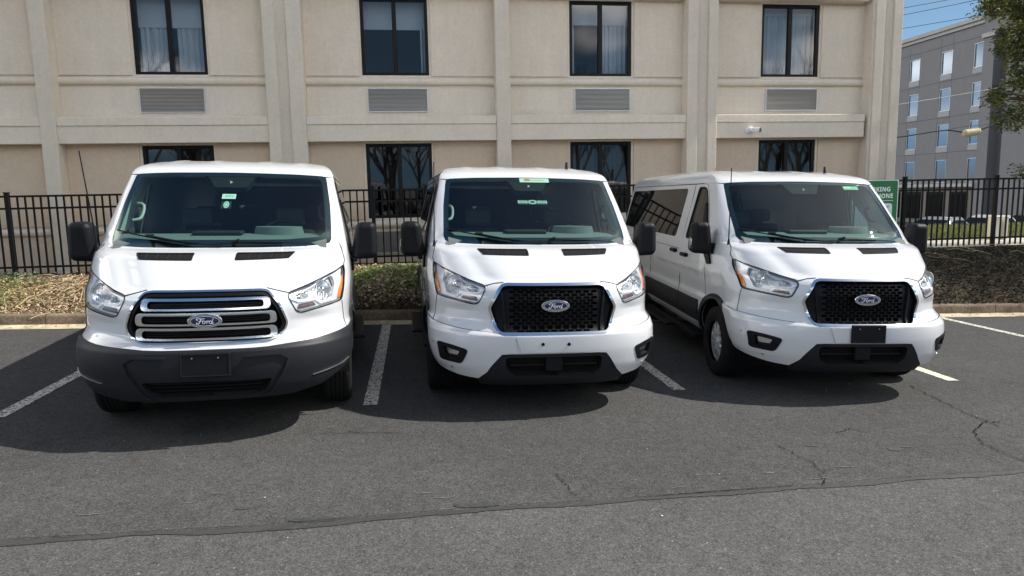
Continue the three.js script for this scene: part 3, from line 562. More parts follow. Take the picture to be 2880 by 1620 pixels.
  mesh('wiper_arm', join([tube(wp([[0.12, 1.392], [0.30, 1.386], [0.50, 1.38], [0.66, 1.372]], 0.024), 0.006, 24, 6), bar(surf(qF(0.08, 1.392), 1.392, 0.012), surf(qF(0.14, 1.392), 1.392, 0.036), 0.014)]), M.plastic, wiper2);
  // ---- cabin
  const dashS = new THREE.Shape(); dashS.moveTo(-0.74, 1.33); dashS.lineTo(-0.80, 1.395); dashS.bezierCurveTo(-0.95, 1.445, -1.1, 1.465, -1.2, 1.445); dashS.lineTo(-1.28, 1.37); dashS.lineTo(-1.25, 0.95); dashS.lineTo(-0.9, 0.8); dashS.lineTo(-0.75, 1.1); dashS.closePath();
  const dg = new THREE.ExtrudeGeometry(dashS, { depth: 1.60, bevelEnabled: false }); dg.rotateY(-Math.PI / 2); dg.translate(0.80, 0, 0); // profile x -> z
  const dash = P('dashboard', dg, M.dash);
  const bin = new THREE.CylinderGeometry(0.19, 0.21, 0.07, 28, 1, false, 0, Math.PI * 2); bin.scale(1, 1, 0.62); bin.translate(0.40, 1.475, -1.13); mesh('instrument_hood', bin, M.dash, dash);
  mesh('dash_tray', box(-0.27, 0.12, 1.44, 1.478, -1.17, -0.98, 0.015), M.plasticSoft, dash);
  const sw = new THREE.TorusGeometry(0.19, 0.016, 10, 40); sw.rotateX(-0.55); sw.translate(0.40, 1.385, -1.40);
  P('steering_wheel', join([sw, box(0.25, 0.55, 1.36, 1.41, -1.41, -1.39), new THREE.SphereGeometry(0.07, 16, 10).scale(1, 0.8, 0.4).translate(0.40, 1.38, -1.39)]), M.plastic);
  for (const [x, z] of [[-0.42, -1.95], [0.42, -1.95], [-0.5, -2.9], [0.15, -2.9], [0.6, -3.8], [-0.2, -3.8]]) {
    const st = grp('seat'); const bk = new RoundedBoxGeometry(0.48, 0.66, 0.14, 3, 0.06); bk.rotateX(-0.18); bk.translate(x, 1.12, z); mesh('backrest', bk, M.seat, st);
    mesh('headrest', new RoundedBoxGeometry(0.27, 0.18, 0.10, 3, 0.045).rotateX(-0.18).translate(x, 1.56, z - 0.07), M.seat, st);
    mesh('cushion', new RoundedBoxGeometry(0.48, 0.14, 0.5, 3, 0.05).translate(x, 0.80, z + 0.25), M.seat, st);
  }
  for (const s of [1, -1]) {
    const f = s > 0 ? panel : panelM;
    const tr = P('interior_trim', join([f([['s', -1.75, 0.7], ['s', -5.2, 0.7], ['s', -5.2, VTOP], ['s', -1.86, VTOP], ...S([[-1.74, 1.88], [-1.62, 1.72], [-1.5, 1.3]])], [S(fillet([[-1.56, 1.36], [-1.66, 1.72], [-1.86, 1.88], [-2.03, 1.88], [-2.07, 1.36]], 0.04))], { off: -0.06 }), f(pilPts, [], { off: -0.03 })]), M.interior);
    mesh('pillar_trim', f([...F([[0.860, 1.455], [0.852, 1.5], [0.838, 1.7], [0.806, 1.9]]), ['s', -1.84, 1.975], ...S([[-1.97, 1.93], [-1.80, 1.72], [-1.54, 1.48], [-1.30, 1.455]])], [], { off: -0.055 }), M.pillarTrim, tr);
    mesh('grab_handle', tube([[s * 0.79, 1.70, -1.46], [s * 0.735, 1.68, -1.43], [s * 0.745, 1.57, -1.34], [s * 0.80, 1.555, -1.32]], 0.013, 16, 8), s < 0 ? M.interior : M.seat, tr);
  }
  P('headlining', roofGrid(-0.05, 80, 14), M.interior);
  P('floor_pan', join([box(-0.80, 0.80, 0.62, 0.70, -5.4, -1.0), box(-0.72, 0.72, 0.30, 0.62, -5.3, -0.45), box(-0.80, 0.80, 0.70, 1.25, -0.98, -0.92), box(-0.8, 0.8, 0.5, 1.9, -5.45, -5.4)]), M.dark);
  return van;
}
function flipFaces(g) { const idx = g.index; if (idx) { for (let i = 0; i < idx.count; i += 3) { const a = idx.getX(i); idx.setX(i, idx.getX(i + 1)); idx.setX(i + 1, a); } return g; }
  for (const k of Object.keys(g.attributes)) { const A = g.attributes[k], n = A.itemSize; for (let i = 0; i < A.count; i += 3) for (let c = 0; c < n; c++) { const t = A.array[i * n + c]; A.array[i * n + c] = A.array[(i + 1) * n + c]; A.array[(i + 1) * n + c] = t; } } return g; }
function wallsOf(loop, off0, off1) {
  const pos = [], nor = [], uv = []; let A = 0; for (let i = 0; i < loop.length; i++) { const a = loop[i], b = loop[(i + 1) % loop.length]; A += a[0] * b[1] - b[0] * a[1]; }
  for (let i = 0; i < loop.length; i++) {
    const p = loop[i], r = loop[(i + 1) % loop.length], a = surf(p[0], p[1], off0), b = surf(r[0], r[1], off0), c = surf(p[0], p[1], off1), d = surf(r[0], r[1], off1);
    const n = V3(b[0] - a[0], b[1] - a[1], b[2] - a[2]).cross(V3(c[0] - a[0], c[1] - a[1], c[2] - a[2])).normalize(); if (A < 0) n.negate();
    const t = A < 0 ? [a, c, b, b, c, d] : [a, b, c, b, d, c];
    for (const w of t) { pos.push(...w); nor.push(n.x, n.y, n.z); uv.push(0, 0); }
  }
  const g = new THREE.BufferGeometry(); g.setAttribute('position', new THREE.Float32BufferAttribute(pos, 3)); g.setAttribute('normal', new THREE.Float32BufferAttribute(nor, 3)); g.setAttribute('uv', new THREE.Float32BufferAttribute(uv, 2)); return g;
}
function handle(s, z, y) {
  const a = surf(s * qS(z, y), y, 0.0), g = new RoundedBoxGeometry(0.05, 0.045, 0.20, 3, 0.018); g.translate(a[0] + s * 0.02, y, a[2]); return g;
}
function plate(van, z, y0, y1, w, tilt = -0.06) { // bare black number plate holder
  const g = new THREE.Group(); g.name = 'number_plate_holder'; van.add(g); const h = y1 - y0;
  g.position.set(0, (y0 + y1) / 2, z); g.rotation.x = tilt;
  mesh('plate_board', new RoundedBoxGeometry(w, h, 0.018, 3, 0.008), M.plastic, g);
  for (const x of [-0.085, 0.085]) { mesh('plate_slot', box(x - 0.025, x + 0.025, h * 0.22, h * 0.36, 0.0085, 0.0105), M.dark, g); const sc = new THREE.CylinderGeometry(0.004, 0.004, 0.006, 10); sc.rotateX(Math.PI / 2); sc.translate(x, h * 0.29, 0.012); mesh('plate_screw', sc, M.alu, g); }
  mesh('plate_slot', box(-0.03, 0.03, -h * 0.42, -h * 0.28, 0.0085, 0.0105), M.dark, g);
  const rim = new THREE.Shape(); rim.moveTo(-w / 2 + 0.008, -h / 2 + 0.006); rim.lineTo(w / 2 - 0.008, -h / 2 + 0.006); rim.lineTo(w / 2 - 0.008, h / 2 - 0.006); rim.lineTo(-w / 2 + 0.008, h / 2 - 0.006); rim.closePath();
  const hh = new THREE.Path(); const e = 0.006; hh.moveTo(-w / 2 + 0.008 + e, -h / 2 + 0.006 + e); hh.lineTo(-w / 2 + 0.008 + e, h / 2 - 0.006 - e); hh.lineTo(w / 2 - 0.008 - e, h / 2 - 0.006 - e); hh.lineTo(w / 2 - 0.008 - e, -h / 2 + 0.006 + e); hh.closePath(); rim.holes.push(hh);
  mesh('plate_rim', new THREE.ExtrudeGeometry(rim, { depth: 0.004, bevelEnabled: false }).translate(0, 0, 0.0088), M.plasticSoft, g);
}
function antenna(van, x, y, z, tx, ty, tz) {
  const g = new THREE.Group(); g.name = 'antenna'; van.add(g);
  mesh('antenna_base', taper([x, y - 0.02, z], [x + tx * 0.12, y + ty * 0.12, z + tz * 0.12], 0.026, 0.008, 10), M.plastic, g);
  mesh('antenna_mast', taper([x + tx * 0.1, y + ty * 0.1, z + tz * 0.1], [x + tx, y + ty, z + tz], 0.006, 0.0042, 6), M.plastic, g);
}
function sticker(van, name, x0, x1, y0, y1, draw, mat) {
  const t = canvasTex(256, 128, draw), uvf = (p) => [(p[0] - x0) / (x1 - x0), (p[1] - y0) / (y1 - y0)];
  mesh(name, panelQV(densify(F([[x0, Yv(y0)], [x1, Yv(y0)], [x1, Yv(y1)], [x0, Yv(y1)]])), [], { off: -0.0025, uvf }), std([0.62, 0.62, 0.62], 0.6, 0, { map: t }), van);
}
function place(van, x, z, deg) { van.position.set(x, 0, z); van.rotation.y = deg * Math.PI / 180; }

// left van: chrome-bar grille, dark bumper
const vanA = thing('passenger_van', 'white van at left with chrome bar grille and dark grey plastic bumper', 'van', 'white passenger vans parked in the row');
makeVan('old', vanA);
antenna(vanA, -0.925, 1.30, -0.86, -0.085, 0.80, 0.02);
sticker(vanA, 'windscreen_sticker', -0.055, 0.055, 1.745, 1.785, (c, w, h) => { c.fillStyle = '#dff0e6'; c.fillRect(0, 0, w, h); c.fillStyle = '#4c8a70'; c.font = 'italic bold 64px sans-serif'; c.textAlign = 'center'; c.fillText('drive', w / 2, 84); }, 0);
sticker(vanA, 'round_sticker', -0.05, 0.03, 1.665, 1.725, (c, w, h) => { c.fillStyle = '#10181c'; c.fillRect(0, 0, w, h); c.fillStyle = '#cfe0d6'; c.beginPath(); c.ellipse(w / 2, h / 2, 74, 58, 0, 0, 7); c.fill(); c.strokeStyle = '#44705e'; c.lineWidth = 10; c.beginPath(); c.ellipse(w / 2, h / 2, 42, 34, 0, 0, 7); c.stroke(); }, 0);
place(vanA, -1.446, -5.08, 4.77);
// facelift van, built once and copied
const vanB = thing('passenger_van', 'white van in the middle with black honeycomb grille and no number plate holder', 'van', 'white passenger vans parked in the row');
makeVan('new', vanB);
antenna(vanB, -0.925, 1.30, -0.86, 0.0, 0.78, -0.02);
{ const g = new THREE.Group(); g.name = 'roof_antenna'; vanB.add(g); const b = surf(qF(0.52, 2.2), 2.2); mesh('antenna_foot', new THREE.SphereGeometry(0.05, 16, 8, 0, 7, 0, Math.PI / 2).scale(1, 0.6, 1.4).translate(0.50, 2.045, -1.86), M.plastic, g); mesh('antenna_stub', taper([0.50, 2.05, -1.88], [0.51, 2.145, -1.92], 0.02, 0.012, 10), M.plastic, g); }
const vanC = vanB.clone(); vanC.getObjectByName('windscreen').material = M.dustyGlass; vanC.name = numbered('passenger_van'); scene.add(vanC);
vanC.userData = { label: 'white van at right with black honeycomb grille and black number plate holder', category: 'van', group: 'white passenger vans parked in the row' };
place(vanB, 1.114, -5.428, 0.48); place(vanC, 3.889, -5.533, -5.27);
sticker(vanB, 'windscreen_sticker', -0.075, 0.215, 1.925, 1.965, (c, w, h) => { c.fillStyle = '#f2f1ec'; c.fillRect(0, 0, w, h); c.fillStyle = '#f08a24'; c.fillRect(40, 24, 50, 70); c.fillStyle = '#eab878'; c.fillRect(80, 60, 130, 22); }, 0);
sticker(vanB, 'parking_sticker', -0.13, 0.15, 1.715, 1.755, (c, w, h) => { c.fillStyle = '#1a2a2c'; c.fillRect(0, 0, w, h); c.fillStyle = '#bcd2c8'; c.fillRect(0, 26, 84, 76); c.fillRect(172, 26, 84, 76); c.beginPath(); c.ellipse(128, 64, 38, 62, 0, 0, 7); c.fill(); c.fillStyle = '#2e4a44'; c.beginPath(); c.ellipse(128, 64, 22, 38, 0, 0, 7); c.fill(); for (const x of [10, 184]) for (const y of [40, 64, 86]) c.fillRect(x, y, 62, 9); }, 0);
sticker(vanC, 'windscreen_sticker', 0.45, 0.62, 1.89, 1.925, (c, w, h) => { c.fillStyle = '#6fae7e'; c.fillRect(0, 0, w, h); c.fillStyle = '#cfe6d2'; c.fillRect(16, 20, 120, 50); }, 0);
for (const [x, y] of [[-0.105, 0.625], [0.105, 0.622]]) { const g = new THREE.CylinderGeometry(0.013, 0.013, 0.012, 18); g.rotateX(Math.PI / 2); const c = surf(qF(x, y), y, 0.026); g.translate(...c); mesh('bolt_hole', g, M.dark, vanB); }
plate(vanC, 0.052 + 0.032, 0.555, 0.715, 0.305, -0.03);

// ---------------------------------------------------------------- car park
const aN1 = tileNoise(0, 256, 21), aN2 = tileNoise(0, 128, 22), aN3 = tileNoise(0, 40, 23), aN4 = tileNoise(0, 6, 24), aN5 = tileNoise(0, 512, 25);
const asphaltMap = noiseTex(1024, (u, v) => { let k = 0.50 + 0.22 * (aN5(u, v) - 0.5) + 0.12 * (aN1(u, v) - 0.5) + 0.05 * (aN2(u, v) - 0.5) + 0.04 * (aN3(u, v) - 0.5); const s = aN1(u + 0.31, v + 0.17) * 0.5 + aN5(u + 0.1, v) * 0.5; if (s > 0.84) k += 0.32; k = Math.max(0.12, k); return [k, k * 0.992, k * 0.975]; }, 1 / 2.2, true);
const asphaltBump = noiseTex(1024, (u, v) => 0.5 * aN5(u, v) + 0.35 * aN1(u, v) + 0.15 * aN2(u, v), 1 / 2.2);
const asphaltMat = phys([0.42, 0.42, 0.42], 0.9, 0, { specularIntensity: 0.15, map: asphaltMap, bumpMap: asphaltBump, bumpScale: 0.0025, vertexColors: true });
const SEAM = [[-6, -3.70], [-2.121, -3.731], [-1.739, -3.728], [-1.291, -3.735], [-0.865, -3.733], [-0.321, -3.772], [0.533, -3.822], [1.303, -3.839], [2.349, -3.891], [3.06, -3.932], [4.033, -3.966], [9, -4.2]];
const seamZ = (x) => { for (let i = 0; i < SEAM.length - 1; i++) if (x >= SEAM[i][0] && x <= SEAM[i + 1][0]) return mix(SEAM[i][1], SEAM[i + 1][1], (x - SEAM[i][0]) / (SEAM[i + 1][0] - SEAM[i][0])); return x < 0 ? -3.7 : -4.2; };
const KZ = (x) => -10.05 + 0.0155 * x;     // kerb foot
let asphalt;
{
  const pos = [], uv = [], col = [], idx = [], xs = [], zs = [];
  for (let x = -60; x < -9; x += 6) xs.push(x); for (let x = -9; x <= 15; x += 0.12) xs.push(x); for (let x = 16; x <= 60; x += 6) xs.push(x);
  for (let t = 0; t <= 88; t++) zs.push(mix(0, 1.5, t / 88)); // row factor
  const zv = []; for (let z = 60; z > 0; z -= 8) zv.push(z); for (let z = 0; z >= -10.4; z -= 0.1) zv.push(z);
  for (const z of zv) for (const x of xs) {
    pos.push(x, 0, z < -10.3 ? KZ(x) - 0.12 : z); uv.push(x, z);
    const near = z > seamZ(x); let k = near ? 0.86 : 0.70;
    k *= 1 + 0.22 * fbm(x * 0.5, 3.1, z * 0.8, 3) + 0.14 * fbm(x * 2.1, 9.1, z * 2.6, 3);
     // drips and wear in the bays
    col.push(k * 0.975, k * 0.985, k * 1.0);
  }
  const nx = xs.length; for (let j = 0; j < zv.length - 1; j++) for (let i = 0; i < nx - 1; i++) { const a = j * nx + i, b = a + 1, c = a + nx, d = c + 1; idx.push(a, b, c, b, d, c); }
  const g = new THREE.BufferGeometry(); g.setAttribute('position', new THREE.Float32BufferAttribute(pos, 3)); g.setAttribute('uv', new THREE.Float32BufferAttribute(uv, 2)); g.setAttribute('color', new THREE.Float32BufferAttribute(col, 3)); g.setIndex(idx); g.computeVertexNormals();
  if (g.attributes.normal.getY(0) < 0) { for (let i = 0; i < idx.length; i += 3) { const t = idx[i]; idx[i] = idx[i + 1]; idx[i + 1] = t; } g.setIndex(idx); g.computeVertexNormals(); }
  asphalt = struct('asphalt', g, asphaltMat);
}
function ribbon(pts, w0, w1, y, jit = 0, sub = 6, oneSided = false) { // flat strip along [x, z] points; width from w0 to w1
  const c = []; for (let i = 0; i < pts.length - 1; i++) for (let k = 0; k < sub; k++) { const t = k / sub; c.push([mix(pts[i][0], pts[i + 1][0], t), mix(pts[i][1], pts[i + 1][1], t)]); } c.push(pts[pts.length - 1]);
  const pos = [], uv = [], idx = []; let L = 0;
  c.forEach((p, i) => {
    const a = c[Math.max(0, i - 1)], b = c[Math.min(c.length - 1, i + 1)]; let dx = b[0] - a[0], dz = b[1] - a[1]; const l = Math.hypot(dx, dz) || 1; dx /= l; dz /= l;
    const w = mix(w0, w1, i / (c.length - 1)) * (sub > 20 ? 0.75 + 0.9 * fbm(p[0] * 1.7, w0 * 50, p[1] * 1.7, 3) + 0.25 * fbm(p[0] * 9, 3, 1, 2) : 0.6 + 0.8 * rnd()), j = jit * (rnd() - 0.5); L += i ? Math.hypot(p[0] - c[i - 1][0], p[1] - c[i - 1][1]) : 0;
    const px = p[0] - dz * j, pz = p[1] + dx * j, s = oneSided ? 0 : 1;
    pos.push(px - dz * w / 2 * s, y, pz + dx * w / 2 * s, px + dz * w / 2 * (oneSided ? -2 : 1), y, pz - dx * w / 2 * (oneSided ? -2 : 1)); uv.push(px, pz, px + 0.1, pz);
  });
  for (let i = 0; i < c.length - 1; i++) idx.push(2 * i, 2 * i + 1, 2 * i + 2, 2 * i + 1, 2 * i + 3, 2 * i + 2);
  const g = new THREE.BufferGeometry(); g.setAttribute('position', new THREE.Float32BufferAttribute(pos, 3)); g.setAttribute('uv', new THREE.Float32BufferAttribute(uv, 2)); g.setIndex(idx); g.computeVertexNormals();
  const n = g.attributes.normal; for (let i = 0; i < n.count; i++) n.setXYZ(i, 0, 1, 0); return g;
}
const crackMat = std(0.012, 0.95), sealMat = std([0.30, 0.30, 0.30], 0.7, 0, { map: asphaltMap, color: rgb(0.16, 0.16, 0.16) });
{
  const seamPts = SEAM.map((p) => [p[0], p[1]]);
  mesh('sealed_joint', ribbon(seamPts, 0.075, 0.06, 0.004, 0.006, 60, true), sealMat, asphalt);
  const cr = (pts, w, sub = 10, jit = 0.03) => mesh('crack', ribbon(pts, w, w * 0.7, 0.008, jit, sub), crackMat, asphalt);
  cr(SEAM.slice(0, 9).map((p) => [p[0], p[1] - 0.01]), 0.006, 60, 0.012); cr(SEAM.slice(7).map((p) => [p[0], p[1] - 0.005]), 0.005, 40, 0.012);
  cr([[4.76, -6.0], [4.734, -5.946], [4.658, -5.467], [4.609, -5.093], [4.606, -4.785]], 0.008); cr([[4.714, -4.903], [4.542, -4.892], [4.285, -4.679], [4.168, -4.471], [4.147, -4.269], [4.157, -4.094]], 0.007);
  cr([[2.60, -4.60], [2.642, -4.481], [2.672, -4.251], [2.658, -4.065]], 0.006); cr([[2.60, -4.05], [2.59, -3.97], [2.519, -3.871]], 0.007); cr([[0.90, -4.26], [0.913, -4.196], [0.932, -4.027], [0.95, -3.909]], 0.005);
  cr([[3.215, -4.8], [3.38, -4.874], [3.446, -4.774]], 0.006); cr([[-0.75, -5.22], [-0.45, -5.21], [-0.1, -5.16]], 0.006);
  const stain = (x, z, a, b, rot, m) => { const n = 28, p = [x, 0.004, z], ix = [], nn = [0, 1, 0], uv = [x, z]; for (let i = 0; i <= n; i++) { const t = i / n * 6.2832, r = 0.75 + 0.35 * rnd(), ex = a * r * Math.cos(t), ez = b * r * Math.sin(t), X = x + ex * Math.cos(rot) - ez * Math.sin(rot), Z = z + ex * Math.sin(rot) + ez * Math.cos(rot); p.push(X, 0.004, Z); uv.push(X, Z); nn.push(0, 1, 0); if (i) ix.push(0, i + 1, i); } const g = new THREE.BufferGeometry(); g.setAttribute('position', new THREE.Float32BufferAttribute(p, 3)); g.setAttribute('normal', new THREE.Float32BufferAttribute(nn, 3)); g.setAttribute('uv', new THREE.Float32BufferAttribute(uv, 2)); g.setIndex(ix); mesh('stain', g, m, asphalt); };
  const oil = std([0.30, 0.295, 0.29], 0.8, 0, { map: asphaltMap }); oil.color = rgb(0.19, 0.187, 0.182);
  stain(3.42, -4.42, 0.05, 0.035, 0.3, oil); stain(3.55, -4.46, 0.045, 0.02, 0.1, oil); stain(2.86, -4.56, 0.05, 0.018, 0.2, oil); stain(-0.98, -3.98, 0.045, 0.022, 0.1, oil);
  stain(-0.55, -3.78, 0.16, 0.035, 0.05, sealMat); stain(0.35, -3.86, 0.14, 0.03, 0.05, sealMat);
  const scuff = std([0.34, 0.34, 0.335], 0.9, 0, { map: asphaltMap }); scuff.color = rgb(0.52, 0.515, 0.50);
  for (let i = 0; i < 18; i++) { const x = rr(-2.6, 3.6), z = rr(-4.25, -3.95) + 0.0 * x; stain(x, z, rr(0.03, 0.09), rr(0.003, 0.007), rr(-0.15, 0.1), scuff); }
}
// bay markings: worn white paint
const pN = tileNoise(0, 160, 31), pM = tileNoise(0, 60, 32);
const paintMap = noiseTex(512, (u, v) => { const n = 0.6 * pN(u, v * 0.35) + 0.4 * pM(u, v); const k = n > 0.64 ? 0.36 : n > 0.57 ? 0.58 : 0.84; return [k, k * 0.985, k * 0.94]; }, 1 / 1.1, true);
const paintMat = std([0.80, 0.79, 0.76], 0.8, 0, { map: paintMap }), paintMat2 = std([0.78, 0.74, 0.62], 0.8, 0, { map: noiseTex(256, (u, v) => { const k = pM(u, v) > 0.72 ? 0.55 : 0.95; return [k, k, k * 0.95]; }, 1 / 0.8, true) });
for (const [x, z0, m] of [[-6.15, -5.9, paintMat], [-3.30, -5.91, paintMat], [-0.38, -5.93, paintMat], [2.455, -6.10, paintMat], [5.33, -6.14, paintMat2], [8.08, -6.2, paintMat], [10.95, -6.2, paintMat]]) {
  const g = new THREE.BufferGeometry(), n = 60, p = [], uv = [], ix = [];
  for (let i = 0; i <= n; i++) { const z = mix(z0, -9.72, i / n), a = x - 0.06 + 0.006 * (rnd() - 0.5), b = x + 0.06 + 0.006 * (rnd() - 0.5), sl = x > 7 ? 0.08 * (i / n) : 0; p.push(a - sl, 0.004, z + (i ? 0 : 0.01 * rnd()), b - sl, 0.004, z + (i ? 0 : 0.012 * rnd())); uv.push(0, z, 0.12, z); if (i) { const k = 2 * i; ix.push(k - 2, k - 1, k, k - 1, k + 1, k); } }
  g.setAttribute('position', new THREE.Float32BufferAttribute(p, 3)); g.setAttribute('uv', new THREE.Float32BufferAttribute(uv, 2)); g.setIndex(ix); g.setAttribute('normal', new THREE.Float32BufferAttribute(p.map((_, i) => (i % 3 === 1 ? 1 : 0)), 3));
  mesh('parking_line', g, m, asphalt);
}
// kerb and gutter
const kN = tileNoise(0, 96, 41), kM = tileNoise(0, 20, 42), kL = tileNoise(0, 5, 43);
const kerbMap = noiseTex(512, (u, v) => { const k = 0.44 + 0.16 * (kN(u, v) - 0.5) + 0.16 * (kM(u * 0.3, v) - 0.5) + 0.12 * (kL(u, v) - 0.5); return [k * 1.08, k * 0.96, k * 0.80]; }, 1 / 1.4, true);
const kerbMat = std([0.9, 0.9, 0.9], 0.95, 0, { map: kerbMap, bumpMap: stuccoBump, bumpScale: 0.003 }), gutterMat = std([0.95, 0.93, 0.88], 0.95, 0, { map: noiseTex(256, (u, v) => { const k = 0.72 + 0.18 * (kM(u, v) - 0.5) + 0.2 * (kN(u, v) - 0.5); return [k, k * 0.93, k * 0.80]; }, 1 / 1.5, true) });
const kerb = thing('kerb', '', ''); kerb.userData = { kind: 'structure' };
kerb.position.set(0, 0, -10.05); kerb.rotation.y = -Math.atan(0.0155);
{
  const joints = [-12.1, -8.5, -4.95, -1.4, 2.1, 5.65, 9.25, 12.8, 16.4];
  for (let i = 0; i < joints.length - 1; i++) { const s = new THREE.Shape(); s.moveTo(0, -0.05); s.lineTo(-0.01, 0.10); s.quadraticCurveTo(-0.015, 0.135, -0.05, 0.138); s.lineTo(-0.16, 0.138); s.lineTo(-0.16, -0.05); s.closePath();
    const L = joints[i + 1] - joints[i] - 0.012, g = new THREE.ExtrudeGeometry(s, { depth: L, bevelEnabled: false, curveSegments: 6 }); g.rotateY(-Math.PI / 2); g.scale(-1, 1, 1); flipFaces(g);
    g.rotateY(0); g.scale(1, 1, 1); const p = g.attributes.position; for (let k = 0; k < p.count; k++) { const X = p.getX(k), Z = p.getZ(k); p.setXYZ(k, joints[i] + 0.006 + Math.abs(X), p.getY(k), Z); } g.computeVertexNormals(); mesh('kerb_stone', worldUV(g), kerbMat, kerb); }
  const gg = new THREE.PlaneGeometry(28.5, 0.33); gg.rotateX(-Math.PI / 2); gg.translate(2.1, 0.004, 0.165); mesh('gutter', worldUV(gg), gutterMat, kerb);
}
// ---------------------------------------------------------------- building frame: plumb, the car park slopes against it
const TZ = 0.028827;
const up = (x, yb, z) => [x * Math.cos(TZ) - yb * Math.sin(TZ), x * Math.sin(TZ) + yb * Math.cos(TZ), z];
function plumb(o, x, y, z) { o.position.set(...up(x, y, z)); o.rotation.z = TZ; o.userData._o = [x, y, z]; return o; }
function bm(name, geo, mat, parent, o) { const g = (Array.isArray(geo) ? join(geo) : geo); g.translate(-o[0], -o[1], -o[2]); return mesh(name, g, mat, parent); }
// planted bank behind the kerb
const bankY = (x, z) => { const t = Math.min(1, Math.max(0, (KZ(x) - 0.15 - z) / (-0.15 + KZ(x) + 11.75))); const top = 0.57 + 0.0288 * x; return mix(0.10, top, Math.pow(t, 0.85)) + 0.05 * fbm(x * 1.3, 1.7, z * 1.3, 3) * Math.sin(Math.PI * Math.min(1, t * 1.1)); };
const soilN = tileNoise(0, 70, 51), soilM = tileNoise(0, 16, 52);
const soilMat = std([0.5, 0.5, 0.5], 1, 0, { map: noiseTex(512, (u, v) => { const k = 0.38 + 0.4 * (soilN(u, v) - 0.5) + 0.25 * (soilM(u, v) - 0.5); return [k * 1.15, k * 0.95, k * 0.72]; }, 1 / 1.2, true), bumpMap: asphaltBump, bumpScale: 0.02 });
{
  const g = new THREE.PlaneGeometry(30, 1, 240, 30); const p = g.attributes.position, uv = [];
  for (let i = 0; i < p.count; i++) { const x = p.getX(i) + 2.5, t = 0.5 - p.getY(i), z = mix(KZ(x) - 0.14, -13.4, t); p.setXYZ(i, x, z > -11.9 ? bankY(x, z) : 0.57 + 0.0288 * x, z); uv.push(x, z); }
  g.setAttribute('uv', new THREE.Float32BufferAttribute(uv, 2)); g.computeVertexNormals(); if (g.attributes.normal.getY(100) < 0) { flipFaces(g); g.computeVertexNormals(); }
  struct('planting_bank', g, soilMat);
}
function leafGeo(l, w) { const g = new THREE.BufferGeometry(); g.setAttribute('position', new THREE.Float32BufferAttribute([0, 0, 0, -w, 0.25 * w, l * 0.45, 0, 0, l * 0.5, w, 0.25 * w, l * 0.45, 0, -0.15 * l, l], 3)); g.setIndex([0, 2, 1, 0, 3, 2, 1, 2, 4, 2, 3, 4]); g.computeVertexNormals(); return g; }
function scatter(name, label, category, geo, mat, list) { // list of [x, y, z, scale, rx, ry, rz, r, g, b]
  const m = new THREE.InstancedMesh(geo, mat, list.length), d = new THREE.Object3D();
  list.forEach((q, i) => { d.position.set(q[0], q[1], q[2]); d.scale.setScalar(q[3]); d.rotation.set(q[4], q[5], q[6]); d.updateMatrix(); m.setMatrixAt(i, d.matrix); m.setColorAt(i, rgb(q[7], q[8], q[9])); });
  m.name = numbered(name); m.castShadow = m.receiveShadow = true; m.userData = { label, category, kind: 'stuff' }; scene.add(m); return m;
}
const leafMat = phys([1, 1, 1], 0.6, 0, { side: THREE.DoubleSide, transmission: 0.25, thickness: 0 });
const dryMat = std([1, 1, 1], 0.9, 0, { side: THREE.DoubleSide });
function coverPatch(x0, x1, n, fn) { const out = []; for (let i = 0; i < n; i++) { const x = rr(x0, x1), z = rr(-11.95, KZ(x) - 0.10), t = (KZ(x) - z) / 1.9, q = fn(x, z, t); if (!q) continue; const [h, s, c] = q; out.push([x, bankY(x, z) + h, z, s, rr(-0.9, 0.7), rr(0, 6.28), rr(-0.6, 0.6), ...c]); } return out; }
const shade = (c, k) => [c[0] * k, c[1] * k, c[2] * k];
const ivy = leafGeo(0.05, 0.02), straw = leafGeo(0.065, 0.0055);
const greenAt = (x, z) => fbm(x * 0.9 + 4, 0.3, z * 0.9, 3);
scatter('dry_ground_cover', 'dry tan stems and dead leaves covering the bank at left', 'ground cover', straw, dryMat, coverPatch(-9.5, -2.5, 30000, (x, z, t) => { const g = smooth(-5.6, -6.6, x + 0.8 * greenAt(x, z)); if (rnd() < g * 0.75) return null; const k = rr(0.5, 1.35); return [rr(0, 0.07), rr(0.5, 1.3), shade(rnd() < 0.25 ? [0.26, 0.17, 0.10] : [0.62, 0.47, 0.29], k)]; }));
scatter('ivy_ground_cover', 'yellow green creeping plants on the bank at far left', 'ground cover', ivy, leafMat, coverPatch(-9.5, -4.4, 15000, (x, z, t) => { const g = smooth(-5.2, -6.4, x + 0.9 * greenAt(x, z)); if (rnd() > g * 0.95 + 0.05) return null; const k = rr(0.5, 1.5); return [rr(0.0, 0.10 + 0.06 * g), rr(0.5, 1.1), shade(t > 0.7 ? [0.10, 0.15, 0.07] : rnd() < 0.4 ? [0.36, 0.33, 0.10] : [0.20, 0.26, 0.07], k)]; }));
scatter('ivy_ground_cover', 'leafy brown green mound of ground cover between the left and middle vans', 'ground cover', ivy, leafMat, coverPatch(-2.5, 2.6, 26000, (x, z, t) => { const g = greenAt(x * 1.3, z * 1.3 + 5), k = rr(0.35, 1.5), hm = 0.34 * Math.exp(-Math.pow((x + 0.2) / 0.8, 2)) * Math.sin(Math.PI * Math.min(1, 0.15 + t)); return [rr(0.0, 0.08) + hm * Math.pow(rnd(), 0.35), rr(0.45, 1.0), shade(g > 0.08 ? [0.30, 0.40, 0.12] : g > -0.1 || rnd() < 0.4 ? [0.36, 0.36, 0.18] : [0.55, 0.42, 0.30], k)]; }));
